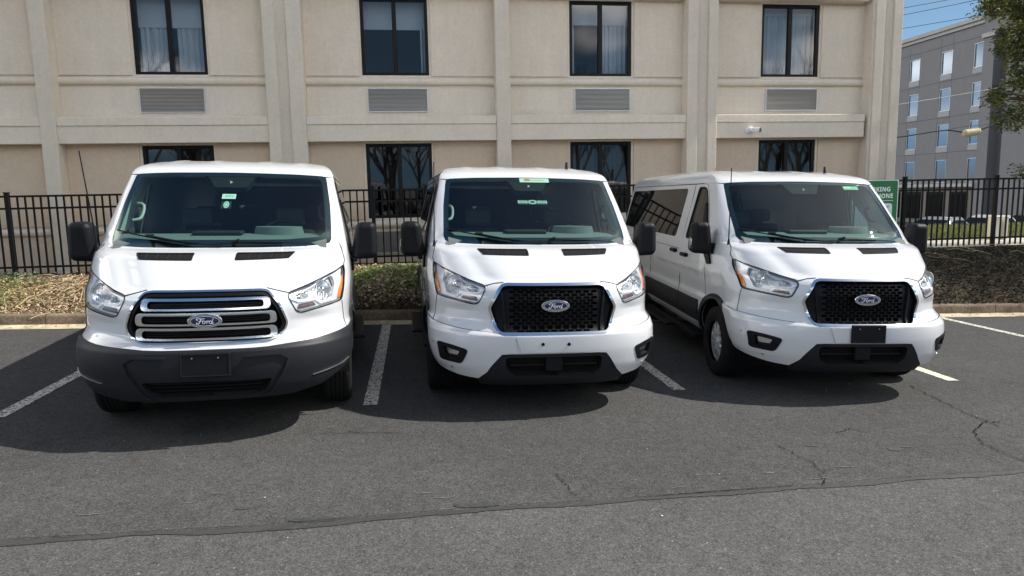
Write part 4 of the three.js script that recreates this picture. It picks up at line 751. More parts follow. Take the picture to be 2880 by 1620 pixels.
scatter('bark_ground_cover', 'dark brown leaf litter on the shaded bank at right', 'ground cover', ivy, dryMat, coverPatch(2.6, 15.5, 34000, (x, z, t) => { const k = rr(0.4, 1.3); return [rr(0, 0.05) + 0.16 * Math.max(0, greenAt(x * 2, z * 2)) * rnd(), rr(0.5, 1.1), shade(rnd() < 0.55 ? [0.035, 0.045, 0.02] : [0.075, 0.055, 0.04], k)]; }));
{
  const stems = [];
  const vine = (x, z, dx, dz, n, r) => { const pts = []; let X = x, Z = z, a = Math.atan2(dz, dx); for (let i = 0; i < n; i++) { pts.push([X, bankY(X, Z) + 0.03 + 0.07 * rnd(), Z]); a += rr(-0.35, 0.35); X += 0.14 * Math.cos(a); Z += 0.14 * Math.sin(a); } stems.push(tube(pts, r, n * 3, 5)); };
  for (let i = 0; i < 46; i++) vine(rr(-7.2, -3.9), rr(-11.9, -10.7), rr(-1, 1), rr(-0.5, 0.9), 5 + Math.floor(rnd() * 6), rr(0.003, 0.008));
  for (let i = 0; i < 14; i++) vine(rr(-1.3, 0.0), rr(-11.9, -11.2), rr(-1, 1), rr(-0.6, 0.6), 5 + Math.floor(rnd() * 5), rr(0.004, 0.009));
  for (let i = 0; i < 10; i++) vine(rr(9.6, 12), rr(-11.8, -11.1), rr(-1, 1), rr(-0.3, 0.3), 4 + Math.floor(rnd() * 4), rr(0.003, 0.006));
  const m = mesh('dry_stems', join(stems), std([0.40, 0.30, 0.19], 0.9)); m.userData = { label: 'bare tangled vine stems lying over the planted bank', category: 'plant stems', kind: 'stuff' };
}
// ---------------------------------------------------------------- hotel
const O = [1.7, 0.56, -13.0];
const hotel = plumb(thing('hotel_building', 'beige stucco hotel facade with pilasters, dark framed windows and louvre grilles', 'building'), ...O);
const ZW = -13.143, ZC = -12.84, H = (n, g, m, p = hotel) => bm(n, g, m, p, O);
const bays = [[-6.8, -5.8, null], [-5.8, -2.39, -3.99], [-1.75, 1.60, -0.175], [1.855, 5.19, 3.61], [5.777, 8.93, 7.38]];
const winW = 1.19, FL = 2.55, floors = [0, 1, 2];
{
  // main wall with window and grille openings
  const s = new THREE.Shape(); s.moveTo(-14, 0.45); s.lineTo(9.48, 0.45); s.lineTo(9.48, 8.6); s.lineTo(-14, 8.6); s.closePath();
  const centres = [-11.6, -7.8, -3.99, -0.175, 3.61, 7.38];
  for (const c of centres) for (const k of floors) { const y0 = 1.38 + FL * k, h = new THREE.Path(); h.moveTo(c - winW / 2, y0); h.lineTo(c - winW / 2, y0 + 1.35); h.lineTo(c + winW / 2, y0 + 1.35); h.lineTo(c + winW / 2, y0); h.closePath(); s.holes.push(h); }
  const g = new THREE.ExtrudeGeometry(s, { depth: 0.22, bevelEnabled: false }); g.translate(0, 0, ZW - 0.22); H('wall', worldUV(g), M.wall);
  H('end_wall', box(9.30, 9.477, 0.45, 8.6, -26, ZW - 0.224), M.wall);
  // lower storey is painted a darker tan
  const lows = [[-14, -6.05], [-5.8, -2.39], [-1.75, 1.60], [1.855, 5.19], [5.777, 8.93]];
  const cut = (x0, x1, y0, y1, z, m, name) => { // panels either side of a window
    const c = centres.find((q) => q > x0 && q < x1); const segs = c === undefined ? [[x0, x1]] : [[x0, c - winW / 2 - 0.04], [c + winW / 2 + 0.04, x1]];
    for (const [a, b] of segs) if (b - a > 0.05) H(name, box(a, b, y0, y1, ZW - 0.01, z, 0.006), m);
  };
  for (const [a, b] of lows) {
    cut(a, b, 1.365, 2.755, ZW + 0.028, M.wallLow, 'wall_panel');
    H('wall_panel', box(a, b, 0.45, 1.17, ZW - 0.01, ZW + 0.026, 0.006), M.wallLow);
    for (const k of [1, 2]) { cut(a, b, 1.365 + FL * k, (k === 1 ? 5.262 : 2.755 + FL * 2), ZW + 0.03, M.wall, 'wall_panel'); H('wall_panel', box(a, b, 0.64 + FL * k, 1.165 + FL * k, ZW - 0.01, ZW + 0.024, 0.006), M.trim); }
    for (const k of floors) { // half-round string course
      const r = new THREE.CylinderGeometry(0.067, 0.067, b - a, 20, 1, false, Math.PI * 1.5 - 0.2, Math.PI + 0.4); r.rotateZ(Math.PI / 2); r.rotateX(Math.PI); r.scale(1, 1, 1.1);
      r.translate((a + b) / 2, 1.268 + FL * k, ZW + 0.0); H('string_course', [worldUV(new THREE.CylinderGeometry(0.067, 0.067, b - a, 24).rotateZ(Math.PI / 2).translate((a + b) / 2, 1.268 + FL * k, ZW + 0.012))], M.trim);
    }
    for (const k of [1, 2]) { // floor band
      const y = 2.756 + FL * (k - 1), x1 = b === 8.93 ? 8.83 : b; H('floor_band', box(a, x1, y, y + 0.292, ZW - 0.02, ZC - 0.05, 0.008), M.trim); H('floor_band_cap', box(a, x1, y + 0.290, y + 0.434, ZW - 0.02, ZC - 0.028, 0.012), M.trim);
    }
  }
  const pil = (a, b, z = ZC) => H('pilaster', box(a, b, 0.45, 8.6, ZW - 0.02, z, 0.012), M.pilaster);
  pil(-6.05, -5.8); pil(-2.39, -2.19); H('pilaster_groove', box(-2.20, -1.99, 0.45, 8.6, ZW - 0.02, ZC - 0.05), M.pilaster); pil(-2.0, -1.75); pil(1.60, 1.855);
  pil(5.19, 5.39); H('pilaster_groove', box(5.38, 5.605, 0.45, 8.6, ZW - 0.02, ZC - 0.05), M.pilaster); pil(5.597, 5.777);
  H('pilaster', box(8.90, 9.00, 0.45, 8.6, ZW - 0.02, ZC - 0.03, 0.01), M.pilaster); pil(8.95, 9.135); H('pilaster_groove', box(9.13, 9.335, 0.45, 8.6, ZW - 0.02, ZC - 0.04), M.pilaster); pil(9.325, 9.51);
  // eaves
  H('eaves', box(-15, 10.6, 8.6, 8.95, -26, ZC + 0.62, 0.02), M.trim);
  // windows
  const frameGeo = (() => { const w = winW / 2, h = 0.675, t = 0.055, f = new THREE.Shape(); f.moveTo(-w, -h); f.lineTo(w, -h); f.lineTo(w, h); f.lineTo(-w, h); f.closePath(); for (const [a, b] of [[-w + t, -0.034], [0.034, w - t]]) { const p = new THREE.Path(); p.moveTo(a, -h + t * 0.9); p.lineTo(a, h - t); p.lineTo(b, h - t); p.lineTo(b, -h + t * 0.9); p.closePath(); f.holes.push(p); } return new THREE.ExtrudeGeometry(f, { depth: 0.07, bevelEnabled: true, bevelSize: 0.004, bevelThickness: 0.004, bevelSegments: 1 }); })();
  const curtain = (x0, x1, y0, y1, z, seedv) => { const n = 60, g = new THREE.PlaneGeometry(x1 - x0, y1 - y0, n, 3), p = g.attributes.position; for (let i = 0; i < p.count; i++) { const x = p.getX(i); p.setZ(i, 0.022 * Math.sin(x * 62 + seedv + 1.6 * Math.sin(x * 9 + seedv)) + 0.012 * Math.sin(x * 143 + seedv * 2)); } g.computeVertexNormals(); g.translate((x0 + x1) / 2, (y0 + y1) / 2, z); return g; };
  const paneSub = new THREE.PlaneGeometry(winW / 2 - 0.09, 1.25);
  for (const [ci, c] of centres.entries()) for (const k of floors) {
    const y0 = 1.38 + FL * k, yc = y0 + 0.675, w = new THREE.Group(); w.name = 'window'; hotel.add(w); w.position.set(c - O[0], yc - O[1], ZW - O[2]);
    mesh('window_frame', frameGeo.clone().translate(0, 0, -0.10), M.bronze, w);
    for (const s of [-1, 1]) { const p = paneSub.clone(); p.rotateY((rnd() - 0.5) * 0.012); p.rotateX((rnd() - 0.5) * 0.01); p.translate(s * 0.292, 0, -0.065 + 0.002 * s); mesh('window_pane', p, k === 0 ? M.paneLow : M.pane, w); }
    const z = -0.30, hx = winW / 2 + 0.3;
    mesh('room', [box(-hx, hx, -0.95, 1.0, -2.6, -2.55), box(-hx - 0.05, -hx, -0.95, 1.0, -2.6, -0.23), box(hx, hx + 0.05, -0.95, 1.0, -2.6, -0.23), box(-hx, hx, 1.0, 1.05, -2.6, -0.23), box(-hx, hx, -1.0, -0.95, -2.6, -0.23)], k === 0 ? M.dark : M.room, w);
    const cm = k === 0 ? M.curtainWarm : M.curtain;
    if (k === 1 && ci === 3) { mesh('blind', box(-0.56, 0.56, 0.18, 0.66, z - 0.01, z), M.curtain, w); mesh('curtain', curtain(0.46, 0.56, -0.66, 0.2, z, 2), cm, w); }
    else if (k === 1 && ci === 4) { mesh('curtain', curtain(-0.56, -0.44, -0.66, 0.3, z, 1), cm, w); mesh('curtain', curtain(0.06, 0.56, -0.66, 0.3, z, 5), cm, w); mesh('blind', box(-0.56, 0.56, 0.30, 0.66, z - 0.01, z + 0.03), M.curtain, w); }
    else if (k === 1 && ci === 5) { mesh('curtain', curtain(-0.57, 0.57, -0.66, 0.52, z, 3), cm, w); mesh('blind', box(-0.57, 0.57, 0.52, 0.66, z - 0.01, z + 0.03), M.curtain, w); }
    else if (k === 1) { mesh('curtain', curtain(-0.57, -0.02, -0.66, 0.16, z, 3), cm, w); mesh('curtain', curtain(0.06, 0.57, -0.66, 0.16, z, 7), cm, w); mesh('blind', box(-0.57, 0.57, 0.16, 0.66, z - 0.01, z + 0.03), M.curtain, w); }
    else if (k === 0 && ci !== 3) { mesh('curtain', curtain(-0.57, ci === 2 ? -0.18 : -0.05, -0.66, 0.66, z, 3), cm, w); mesh('curtain', curtain(ci === 2 ? 0.2 : 0.05, 0.57, -0.66, 0.66, z, 6), cm, w); }
  }
  // through-wall air conditioner grilles
  const slat = new THREE.BoxGeometry(1.04, 0.012, 0.022); slat.rotateX(0.5);
  for (const [ci, c] of centres.entries()) for (const k of floors) {
    const gx = c + [0, 0, -0.01, 0.02, 0.02, 0.03][ci], y0 = 0.742 + FL * k - 0.005, gr = new THREE.Group(); gr.name = 'louvre_grille'; hotel.add(gr); gr.position.set(gx - O[0], y0 + 0.205 - O[1], ZW + 0.03 - O[2]);
    mesh('grille_frame', [box(-0.535, 0.535, 0.196, 0.208, -0.02, 0.028), box(-0.535, 0.535, -0.208, -0.196, -0.02, 0.028), box(-0.535, -0.522, -0.196, 0.196, -0.02, 0.027), box(0.522, 0.535, -0.196, 0.196, -0.02, 0.027)], M.alu, gr); mesh('grille_backing', box(-0.53, 0.53, -0.2, 0.2, -0.035, -0.012), M.dark, gr);
    if (k < 2) for (let i = 0; i < 17; i++) { const m = mesh('slat', slat, M.alu, gr); m.position.set(0, -0.184 + i * 0.023, 0.010); }
  }
}
// security camera on the floor band
{
  const o = [6.45, 2.905, ZC - 0.05], t = plumb(thing('security_camera', 'white bullet security camera mounted on the floor band above right window', 'camera'), ...o);
  const b = (n, g, m) => bm(n, g, m, t, o);
  b('camera_mount', [new THREE.CylinderGeometry(0.075, 0.08, 0.035, 32).rotateX(Math.PI / 2).translate(6.45, 2.905, ZC - 0.033), new THREE.SphereGeometry(0.05, 20, 14).translate(6.46, 2.90, ZC + 0.01)], M.white);
  const body = new RoundedBoxGeometry(0.085, 0.085, 0.16, 3, 0.02); body.rotateY(0.75); body.rotateX(0.1); body.translate(6.53, 2.89, ZC + 0.075); b('camera_body', body, M.white);
  const eye = new RoundedBoxGeometry(0.078, 0.078, 0.02, 2, 0.008); eye.rotateY(0.75); eye.rotateX(0.1); eye.translate(6.586, 2.884, ZC + 0.136); b('camera_lens', eye, M.gloss);
}
// ---------------------------------------------------------------- fence
{
  const o = [1.3, 0.56, -12.0], t = plumb(thing('metal_fence', 'black metal picket fence with square posts along the top of the bank', 'fence'), ...o);
  const posts = [-9.97, -8.1, -6.23, -4.36, -2.49, -0.62, 1.32, 3.27, 5.2, 7.15, 9.1, 11.0, 12.9, 14.8, 16.7];
  const pg = new RoundedBoxGeometry(0.064, 1.42, 0.064, 2, 0.006), cap = new THREE.ConeGeometry(0.055, 0.03, 4); cap.rotateY(Math.PI / 4); const flat = box(-0.037, 0.037, 0, 0.016, -0.037, 0.037, 0.004);
  for (const x of posts) { const m = mesh('post', pg, M.fence, t); m.position.set(x - o[0], 0.56 + 0.67 - o[1], 0); const c = mesh('post_cap', flat, M.fence, m); c.position.y = 0.71; }
  const pk = box(-0.0115, 0.0115, 0.64, 1.885, -0.0115, 0.0115); pk.translate(0, -o[1], 0);
  for (let i = 0; i < posts.length - 1; i++) {
    const a = posts[i] + 0.032, b = posts[i + 1] - 0.032, n = 15;
    for (let k = 1; k <= n; k++) { const m = mesh('picket', pk, M.fence, t); m.position.x = mix(a, b, k / (n + 1)) - o[0]; }
    for (const y of [1.888, 1.70, 0.775]) mesh('rail', box(a - o[0], b - o[0], y - 0.016 - o[1], y + 0.016 - o[1], -0.019, 0.019), M.fence, t);
  }
}
// parking sign behind the fence
{
  const o = [8.47, 0.56, -11.95], t = plumb(thing('parking_sign', 'green pay by phone parking sign on posts in front of the fence', 'sign'), ...o);
  const tex = canvasTex(512, 640, (c, w, h) => {
    c.fillStyle = '#e8efe9'; c.fillRect(0, 0, w, h); c.fillStyle = '#1f6e3c'; c.beginPath(); c.roundRect(8, 8, w - 16, h - 16, 22); c.fill();
    c.fillStyle = '#f2f6f2'; c.textAlign = 'right'; c.font = 'bold 66px sans-serif'; c.fillText('PARKING', w - 86, 120); c.fillText('PAY BY PHONE', w - 54, 190);
    c.fillRect(30, 214, w - 84, 5); c.fillStyle = '#dfe8ee'; c.beginPath(); c.roundRect(36, 246, w - 98, h - 300, 26); c.fill(); c.fillStyle = '#20303c'; c.font = 'bold 30px sans-serif'; c.fillText('PAY BY PHONE OR AT', w - 92, 292); c.fillText('OFFICE', w - 120, 332);
  });
  const plateM = std([1, 1, 1], 0.45, 0, { map: tex });
  const bd = new RoundedBoxGeometry(0.92, 1.12, 0.012, 2, 0.005); bd.translate(8.47, 1.345, -11.94); bm('sign_panel', bd, std([0.02, 0.15, 0.05], 0.5), t, o);
  const fc = new THREE.PlaneGeometry(0.914, 1.114); fc.translate(8.47, 1.345, -11.9325); bm('sign_face', fc, plateM, t, o);
  for (const x of [8.15, 8.79]) bm('sign_post', box(x - 0.02, x + 0.02, 0.45, 1.85, -11.977, -11.947), M.alu, t, o);
}
// ---------------------------------------------------------------- beyond the fence, at right
const lotMat = std([0.10, 0.10, 0.105], 0.95, 0, { map: asphaltMap });
{
  const sheet = (x0, x1, z0, z1, y, m, name, n = 1) => { const g = new THREE.PlaneGeometry(x1 - x0, z1 - z0, n, n); g.rotateX(-Math.PI / 2); g.translate((x0 + x1) / 2, y, (z0 + z1) / 2); worldUV(g); g.rotateZ(TZ); return struct(name, g, m); };
  const conc = std([0.92, 0.90, 0.86], 0.9, 0, { map: noiseTex(256, (u, v) => { const k = 0.66 + 0.12 * (kM(u, v) - 0.5) + 0.1 * (kN(u, v) - 0.5); return [k, k * 0.985, k * 0.95]; }, 0.5, true) });
  sheet(9.55, 40, -14.0, -12.35, 0.585, conc, 'footpath'); sheet(9.55, 40, -18.2, -14.0, 0.60, soilMat, 'verge'); sheet(-120, 260, -220, -18.2, -1.25, lotMat, 'far_car_park'); sheet(9.55, 60, -18.25, -18.15, -1.25, soilMat, 'verge_edge');
  { const g = box(9.55, 40, -1.3, 0.598, -18.4, -18.2); g.rotateZ(TZ); struct('verge_wall', g, kerbMat); }
  // grass blades
  const blade = new THREE.BufferGeometry(); blade.setAttribute('position', new THREE.Float32BufferAttribute([-0.006, 0, 0, 0.006, 0, 0, 0.004, 0.09, 0.02, 0.002, 0.15, 0.06], 3)); blade.setIndex([0, 1, 2, 0, 2, 3]); blade.computeVertexNormals();
  const L = []; for (let i = 0; i < 42000; i++) { const x = rr(9.6, 24), z = rr(-18.1, -14.05), p = up(x, 0.59, z), k = rr(0.5, 1.5); L.push([...p, rr(0.5, 1.25) * (0.8 + 0.5 * fbm(x, 2.2, z, 2)), rr(-0.4, 0.4), rr(0, 6.28), rr(-0.3, 0.3), ...shade(rnd() < 0.35 ? [0.30, 0.29, 0.10] : [0.15, 0.21, 0.045], k)]); }
  scatter('grass', 'sunlit yellow green grass verge beyond the fence at right', 'grass', blade, leafMat, L);
}
// utility bollards
for (const [x, w, lab] of [[12.61, 0.21, 'wide white utility marker box on the grass verge by the fence post'], [12.84, 0.085, 'slim white utility post beside the wider marker box on the verge']]) {
  const o = [x, 0.59, -13.75], t = plumb(thing('utility_box', lab, 'utility box'), ...o); bm('box_body', box(x - w / 2, x + w / 2, 0.57, 1.075, -13.84, -13.66, 0.02), std([0.66, 0.64, 0.56], 0.7), t, o); bm('box_cap', box(x - w / 2 - 0.008, x + w / 2 + 0.008, 1.07, 1.10, -13.85, -13.65, 0.01), std([0.72, 0.70, 0.62], 0.7), t, o);
}
// parked cars in the far car park
function parkedCar(x, z, turn, col, label) {
  const t = plumb(thing('parked_car', label, 'car', 'cars parked in front of the grey hotel'), x, -1.25, z); t.rotation.y = turn;
  const prof = [[-2.2, 0.35], [-2.25, 0.7], [-2.0, 0.95], [-1.3, 1.02], [-0.75, 1.40], [-0.2, 1.50], [0.6, 1.48], [1.25, 1.08], [2.0, 0.98], [2.25, 0.75], [2.2, 0.35]];
  const body = new THREE.Shape(); prof.forEach((p, i) => body[i ? 'lineTo' : 'moveTo'](p[0], p[1])); body.closePath();
  const bg = new THREE.ExtrudeGeometry(body, { depth: 1.5, bevelEnabled: true, bevelSize: 0.10, bevelThickness: 0.14, bevelSegments: 4 }); bg.translate(0, 0, -0.75); const p = bg.attributes.position; for (let i = 0; i < p.count; i++) if (p.getY(i) > 1.0) p.setZ(i, p.getZ(i) * (1 - 0.28 * (p.getY(i) - 1.0) / 0.6)); bg.computeVertexNormals();
  mesh('body', bg, phys(col, 0.3, 0.1, { clearcoat: 1 }), t);
  const sw = new THREE.Shape(); [[-1.1, 1.05], [-0.65, 1.40], [-0.15, 1.46], [0.55, 1.44], [1.05, 1.07]].forEach((q, i) => sw[i ? 'lineTo' : 'moveTo'](q[0], q[1])); sw.closePath();
  for (const s of [1, -1]) { const g = new THREE.ExtrudeGeometry(sw, { depth: 0.01, bevelEnabled: false }); const pp = g.attributes.position; for (let i = 0; i < pp.count; i++) pp.setZ(i, s * (0.905 * (1 - 0.28 * (pp.getY(i) - 1.0) / 0.6)) + s * 0.004); g.computeVertexNormals(); mesh('side_window', g, M.tint, t); }
  for (const [a, b] of [[[-0.80, 1.44], [-1.36, 1.09]], [[0.66, 1.50], [1.28, 1.15]]]) { const g = new THREE.BufferGeometry(); const w0 = 0.62, w1 = 0.74; g.setAttribute('position', new THREE.Float32BufferAttribute([a[0], a[1], -w0, a[0], a[1], w0, b[0], b[1], w1, a[0], a[1], -w0, b[0], b[1], w1, b[0], b[1], -w1], 3)); g.translate(a[0] < 0 ? -0.05 : 0.05, 0.05, 0); g.computeVertexNormals(); mesh('windscreen', g, M.tint, t); }
  for (const s of [1, -1]) { for (const wx of [-1.4, 1.4]) { const w = new THREE.CylinderGeometry(0.33, 0.33, 0.2, 28).rotateX(Math.PI / 2).translate(wx, 0.33, s * 0.82); const wh = mesh('wheel', w, M.rubber, t); mesh('rim', new THREE.CylinderGeometry(0.2, 0.2, 0.02, 20).rotateX(Math.PI / 2).translate(wx, 0.33, s * 0.925), M.satin, wh); } mesh('headlight', new RoundedBoxGeometry(0.12, 0.14, 0.34, 2, 0.04).translate(-2.24, 0.78, s * 0.6), M.reflector, t); }
}
parkedCar(24.3, -29.6, 0.5, [0.16, 0.165, 0.175], 'grey car parked behind the fence, nearer the large van');
parkedCar(27.4, -30.2, 0.5, [0.42, 0.42, 0.42], 'silver car parked to the right of the grey car behind the fence');
parkedCar(30.6, -31, 0.5, [0.03, 0.03, 0.035], 'black car parked at the right end of the row behind the fence');
// ---------------------------------------------------------------- grey hotel across the road
{
  const o = [41.73, -1.25, -50], t = plumb(thing('grey_hotel_building', 'grey five storey hotel with narrow windows and a corner tower beyond fence', 'building'), ...o);
  const b = (n, g, m, p = t) => bm(n, g, m, p, o), X = 41.73, zs = (s) => -54.83 + s;
  const grey = stucco([0.25, 0.25, 0.262]), greyD = stucco([0.12, 0.122, 0.135]), pale = stucco([0.50, 0.49, 0.47]), sill = std([0.33, 0.335, 0.35], 0.7), stone = stucco([0.22, 0.20, 0.185]);
  // facade with holes, in (s, y)
  const s = new THREE.Shape(); s.moveTo(-16, 1.9); s.lineTo(7.2, 1.9); s.lineTo(7.2, 13.75); s.lineTo(-16, 13.75); s.closePath();
  const cols = [-14.1, -10.65, -7.1, -3.55, 0.0, 3.55, 6.8], tops = [12.16, 9.33, 6.56, 3.79];
  for (const c of cols) for (const y of tops) { const h = new THREE.Path(), bot = y === 3.79 ? 1.98 : y - 1.76; h.moveTo(c - 0.6, bot); h.lineTo(c - 0.6, y); h.lineTo(c + 0.6, y); h.lineTo(c + 0.6, bot); h.closePath(); if (c + 0.6 < 7.19 && !(c === 6.8)) s.holes.push(h); else { const q = new THREE.Path(); q.moveTo(6.24, bot); q.lineTo(6.24, y); q.lineTo(7.19, y); q.lineTo(7.19, bot); q.closePath(); s.holes.push(q); } }
  const g = new THREE.ExtrudeGeometry(s, { depth: 0.3, bevelEnabled: false }); worldUV(g); g.rotateY(-Math.PI / 2); // x->z, z->-x
  g.translate(X + 0.3, 0, -54.83); b('wall', g, grey);
  const pm = phys([0.5, 0.54, 0.58], 0.03, 0, { transmission: 0.0, clearcoat: 1 }); pm.color = rgb(0.10, 0.12, 0.15); const glassFar = std([0.27, 0.30, 0.34], 0.10, 1);
  for (const c of cols) for (const y of tops) {
    const z0 = zs(c === 6.8 ? 6.24 : c - 0.6), z1 = zs(c === 6.8 ? 7.19 : c + 0.6), bot = y === 3.79 ? 1.98 : y - 1.76, w = new THREE.Group(); w.name = 'window'; t.add(w); const m2 = (n, gg, m) => { gg.translate(-o[0], -o[1], -o[2]); return mesh(n, gg, m, w); };
    m2('window_pane', box(X + 0.10, X + 0.13, bot, y, z0 + 0.001, z1 - 0.001), glassFar);
    m2('window_frame', join([box(X + 0.02, X + 0.08, bot, bot + 0.05, z0, z1), box(X + 0.02, X + 0.08, y - 0.05, y, z0, z1), box(X + 0.02, X + 0.08, bot + 0.05, y - 0.05, z0, z0 + 0.05), box(X + 0.02, X + 0.08, bot + 0.05, y - 0.05, z1 - 0.05, z1)]), M.alu);
    if (y !== 3.79) m2('window_sill_panel', box(X - 0.02, X + 0.02, bot - 0.42, bot - 0.02, z0, z1), sill);
  }
  for (const y of [12.56, 9.86, 7.08, 4.35]) b('wall_joint', box(X - 0.006, X + 0.004, y - 0.02, y + 0.02, zs(-16), zs(7.2)), greyD);
  for (const c of cols.slice(0, 6)) for (const e of [-0.62, 0.62]) b('wall_joint', box(X - 0.005, X + 0.003, 2, 13.2, zs(c + e) - 0.012, zs(c + e) + 0.012), greyD);
  b('cornice', [box(X - 0.25, X + 0.5, 13.72, 14.0, zs(-16), zs(7.2)), box(X - 0.12, X + 0.5, 13.45, 13.72, zs(-16), zs(7.2))], pale);
  b('tower', [box(X - 0.08, X + 6, -1.25, 12.6, zs(7.2), zs(8.2)), box(X - 0.08, X + 6, 12.6, 14.5, zs(7.2), zs(20)), box(X - 0.08, X + 6, -1.25, 12.6, zs(9.4), zs(12.4)), box(X - 0.08, X + 6, -1.25, 12.6, zs(14), zs(20))], grey);
  b('tower_recess', [box(X + 0.6, X + 6, -1.25, 12.6, zs(8.2), zs(9.4)), box(X + 0.6, X + 6, -1.25, 12.6, zs(12.4), zs(14))], greyD);
  b('tower_band', [box(X - 0.2, X - 0.06, 12.35, 12.65, zs(7.1), zs(8.3)), box(X - 0.3, X + 6, 14.5, 14.95, zs(7.0), zs(20.2))], pale);
  b('base_band', box(X - 0.2, X + 0.3, 1.65, 1.9, zs(-16), zs(7.2)), pale);
  b('base', box(X + 0.05, X + 0.5, -1.25, 1.65, zs(-16), zs(7.2)), stone);
  for (let i = 0; i < 9; i++) b('shop_window', box(X - 0.02, X + 0.05, -0.9, 1.3, zs(-15.3 + i * 2.5), zs(-13.5 + i * 2.5)), M.tint);
  b('roof_block', box(X + 0.6, X + 14, 13.0, 13.7, zs(-40), zs(7.2)), pale); b('rear_wing', box(X + 3, X + 14, -1.25, 14.6, zs(-40), zs(-16)), pale);
}
// ---------------------------------------------------------------- overhead lines
{
  const cableMat = std(0.015, 0.7), far = std(0.05, 0.8);
  const line = (pts, r, m, name, label) => { const q = pts.map((p) => up(...p)), k = q[0], tb = tube(q.map((p) => [p[0] - k[0], p[1] - k[1], p[2] - k[2]]), r, 60, 5), o = mesh(name, tb, m); o.position.set(...k); o.userData = { label, category: 'cable' }; return o; };
  line([[6, 2.5, -20.2], [10, 2.75, -19.3], [13.98, 3.19, -18.65], [15.26, 3.34, -18.49], [15.69, 3.27, -18.42]], 0.021, cableMat, 'overhead_cable', 'thick black overhead cable running left from the splice closure');
  line([[16.18, 3.34, -18.36], [16.4, 3.42, -18.34], [16.62, 3.5, -18.33], [17.42, 3.62, -18.23], [20, 4.1, -18], [25, 5.4, -17.4]], 0.021, cableMat, 'overhead_cable', 'thick black overhead cable running right from the splice closure');
  line([[15.2, 3.345, -18.48], [15.6, 3.42, -18.43], [16.2, 3.47, -18.36], [16.66, 3.53, -18.32]], 0.008, cableMat, 'support_wire', 'thin black support wire looped above the splice closure');
  const o = [15.93, 3.27, -18.4], t = plumb(thing('cable_splice_closure', 'beige cylindrical splice closure hanging on the black overhead cable', 'splice closure'), ...o); t.rotation.y = 0.1;
  const beige = std([0.50, 0.44, 0.30], 0.7); const cy = new THREE.CylinderGeometry(0.10, 0.10, 0.46, 24).rotateZ(Math.PI / 2); mesh('closure_body', cy, beige, t);
  for (const s of [-1, 1]) mesh('closure_end', new THREE.CylinderGeometry(0.05, 0.10, 0.06, 24).rotateZ(-s * Math.PI / 2).translate(s * 0.26, 0, 0), beige, t); mesh('closure_rib', join(Array.from({ length: 7 }, (_, i) => new THREE.TorusGeometry(0.101, 0.007, 6, 24).rotateY(Math.PI / 2).translate(-0.18 + i * 0.06, 0, 0))), beige, t); t.rotation.z = TZ + 0.12;
  line([[12, 4.0, -24.2], [17.5, 4.7, -23.46], [21, 5.22, -23.05], [28, 6.5, -22]], 0.009, std([0.5, 0.5, 0.5], 0.6), 'overhead_wire', 'pale thin wire crossing in front of the grey hotel');
  line([[10, 6.8, -25], [17.72, 8.1, -23.89], [19.24, 8.35, -23.72], [30, 10.4, -22]], 0.011, far, 'overhead_wire', 'thin dark wire against the sky, topmost of three');
  line([[10, 6.5, -25], [17.68, 7.85, -23.86], [20.27, 8.33, -23.57], [30, 10.4, -22.5]], 0.011, far, 'overhead_wire', 'thin dark wire against the sky, middle of three');
  line([[10, 6.3, -25], [17.65, 7.37, -23.8], [19.96, 7.72, -23.53], [21.91, 8.06, -23.31], [30, 9.6, -22.5]], 0.011, far, 'overhead_wire', 'thin dark wire against the sky, lowest of three');
}
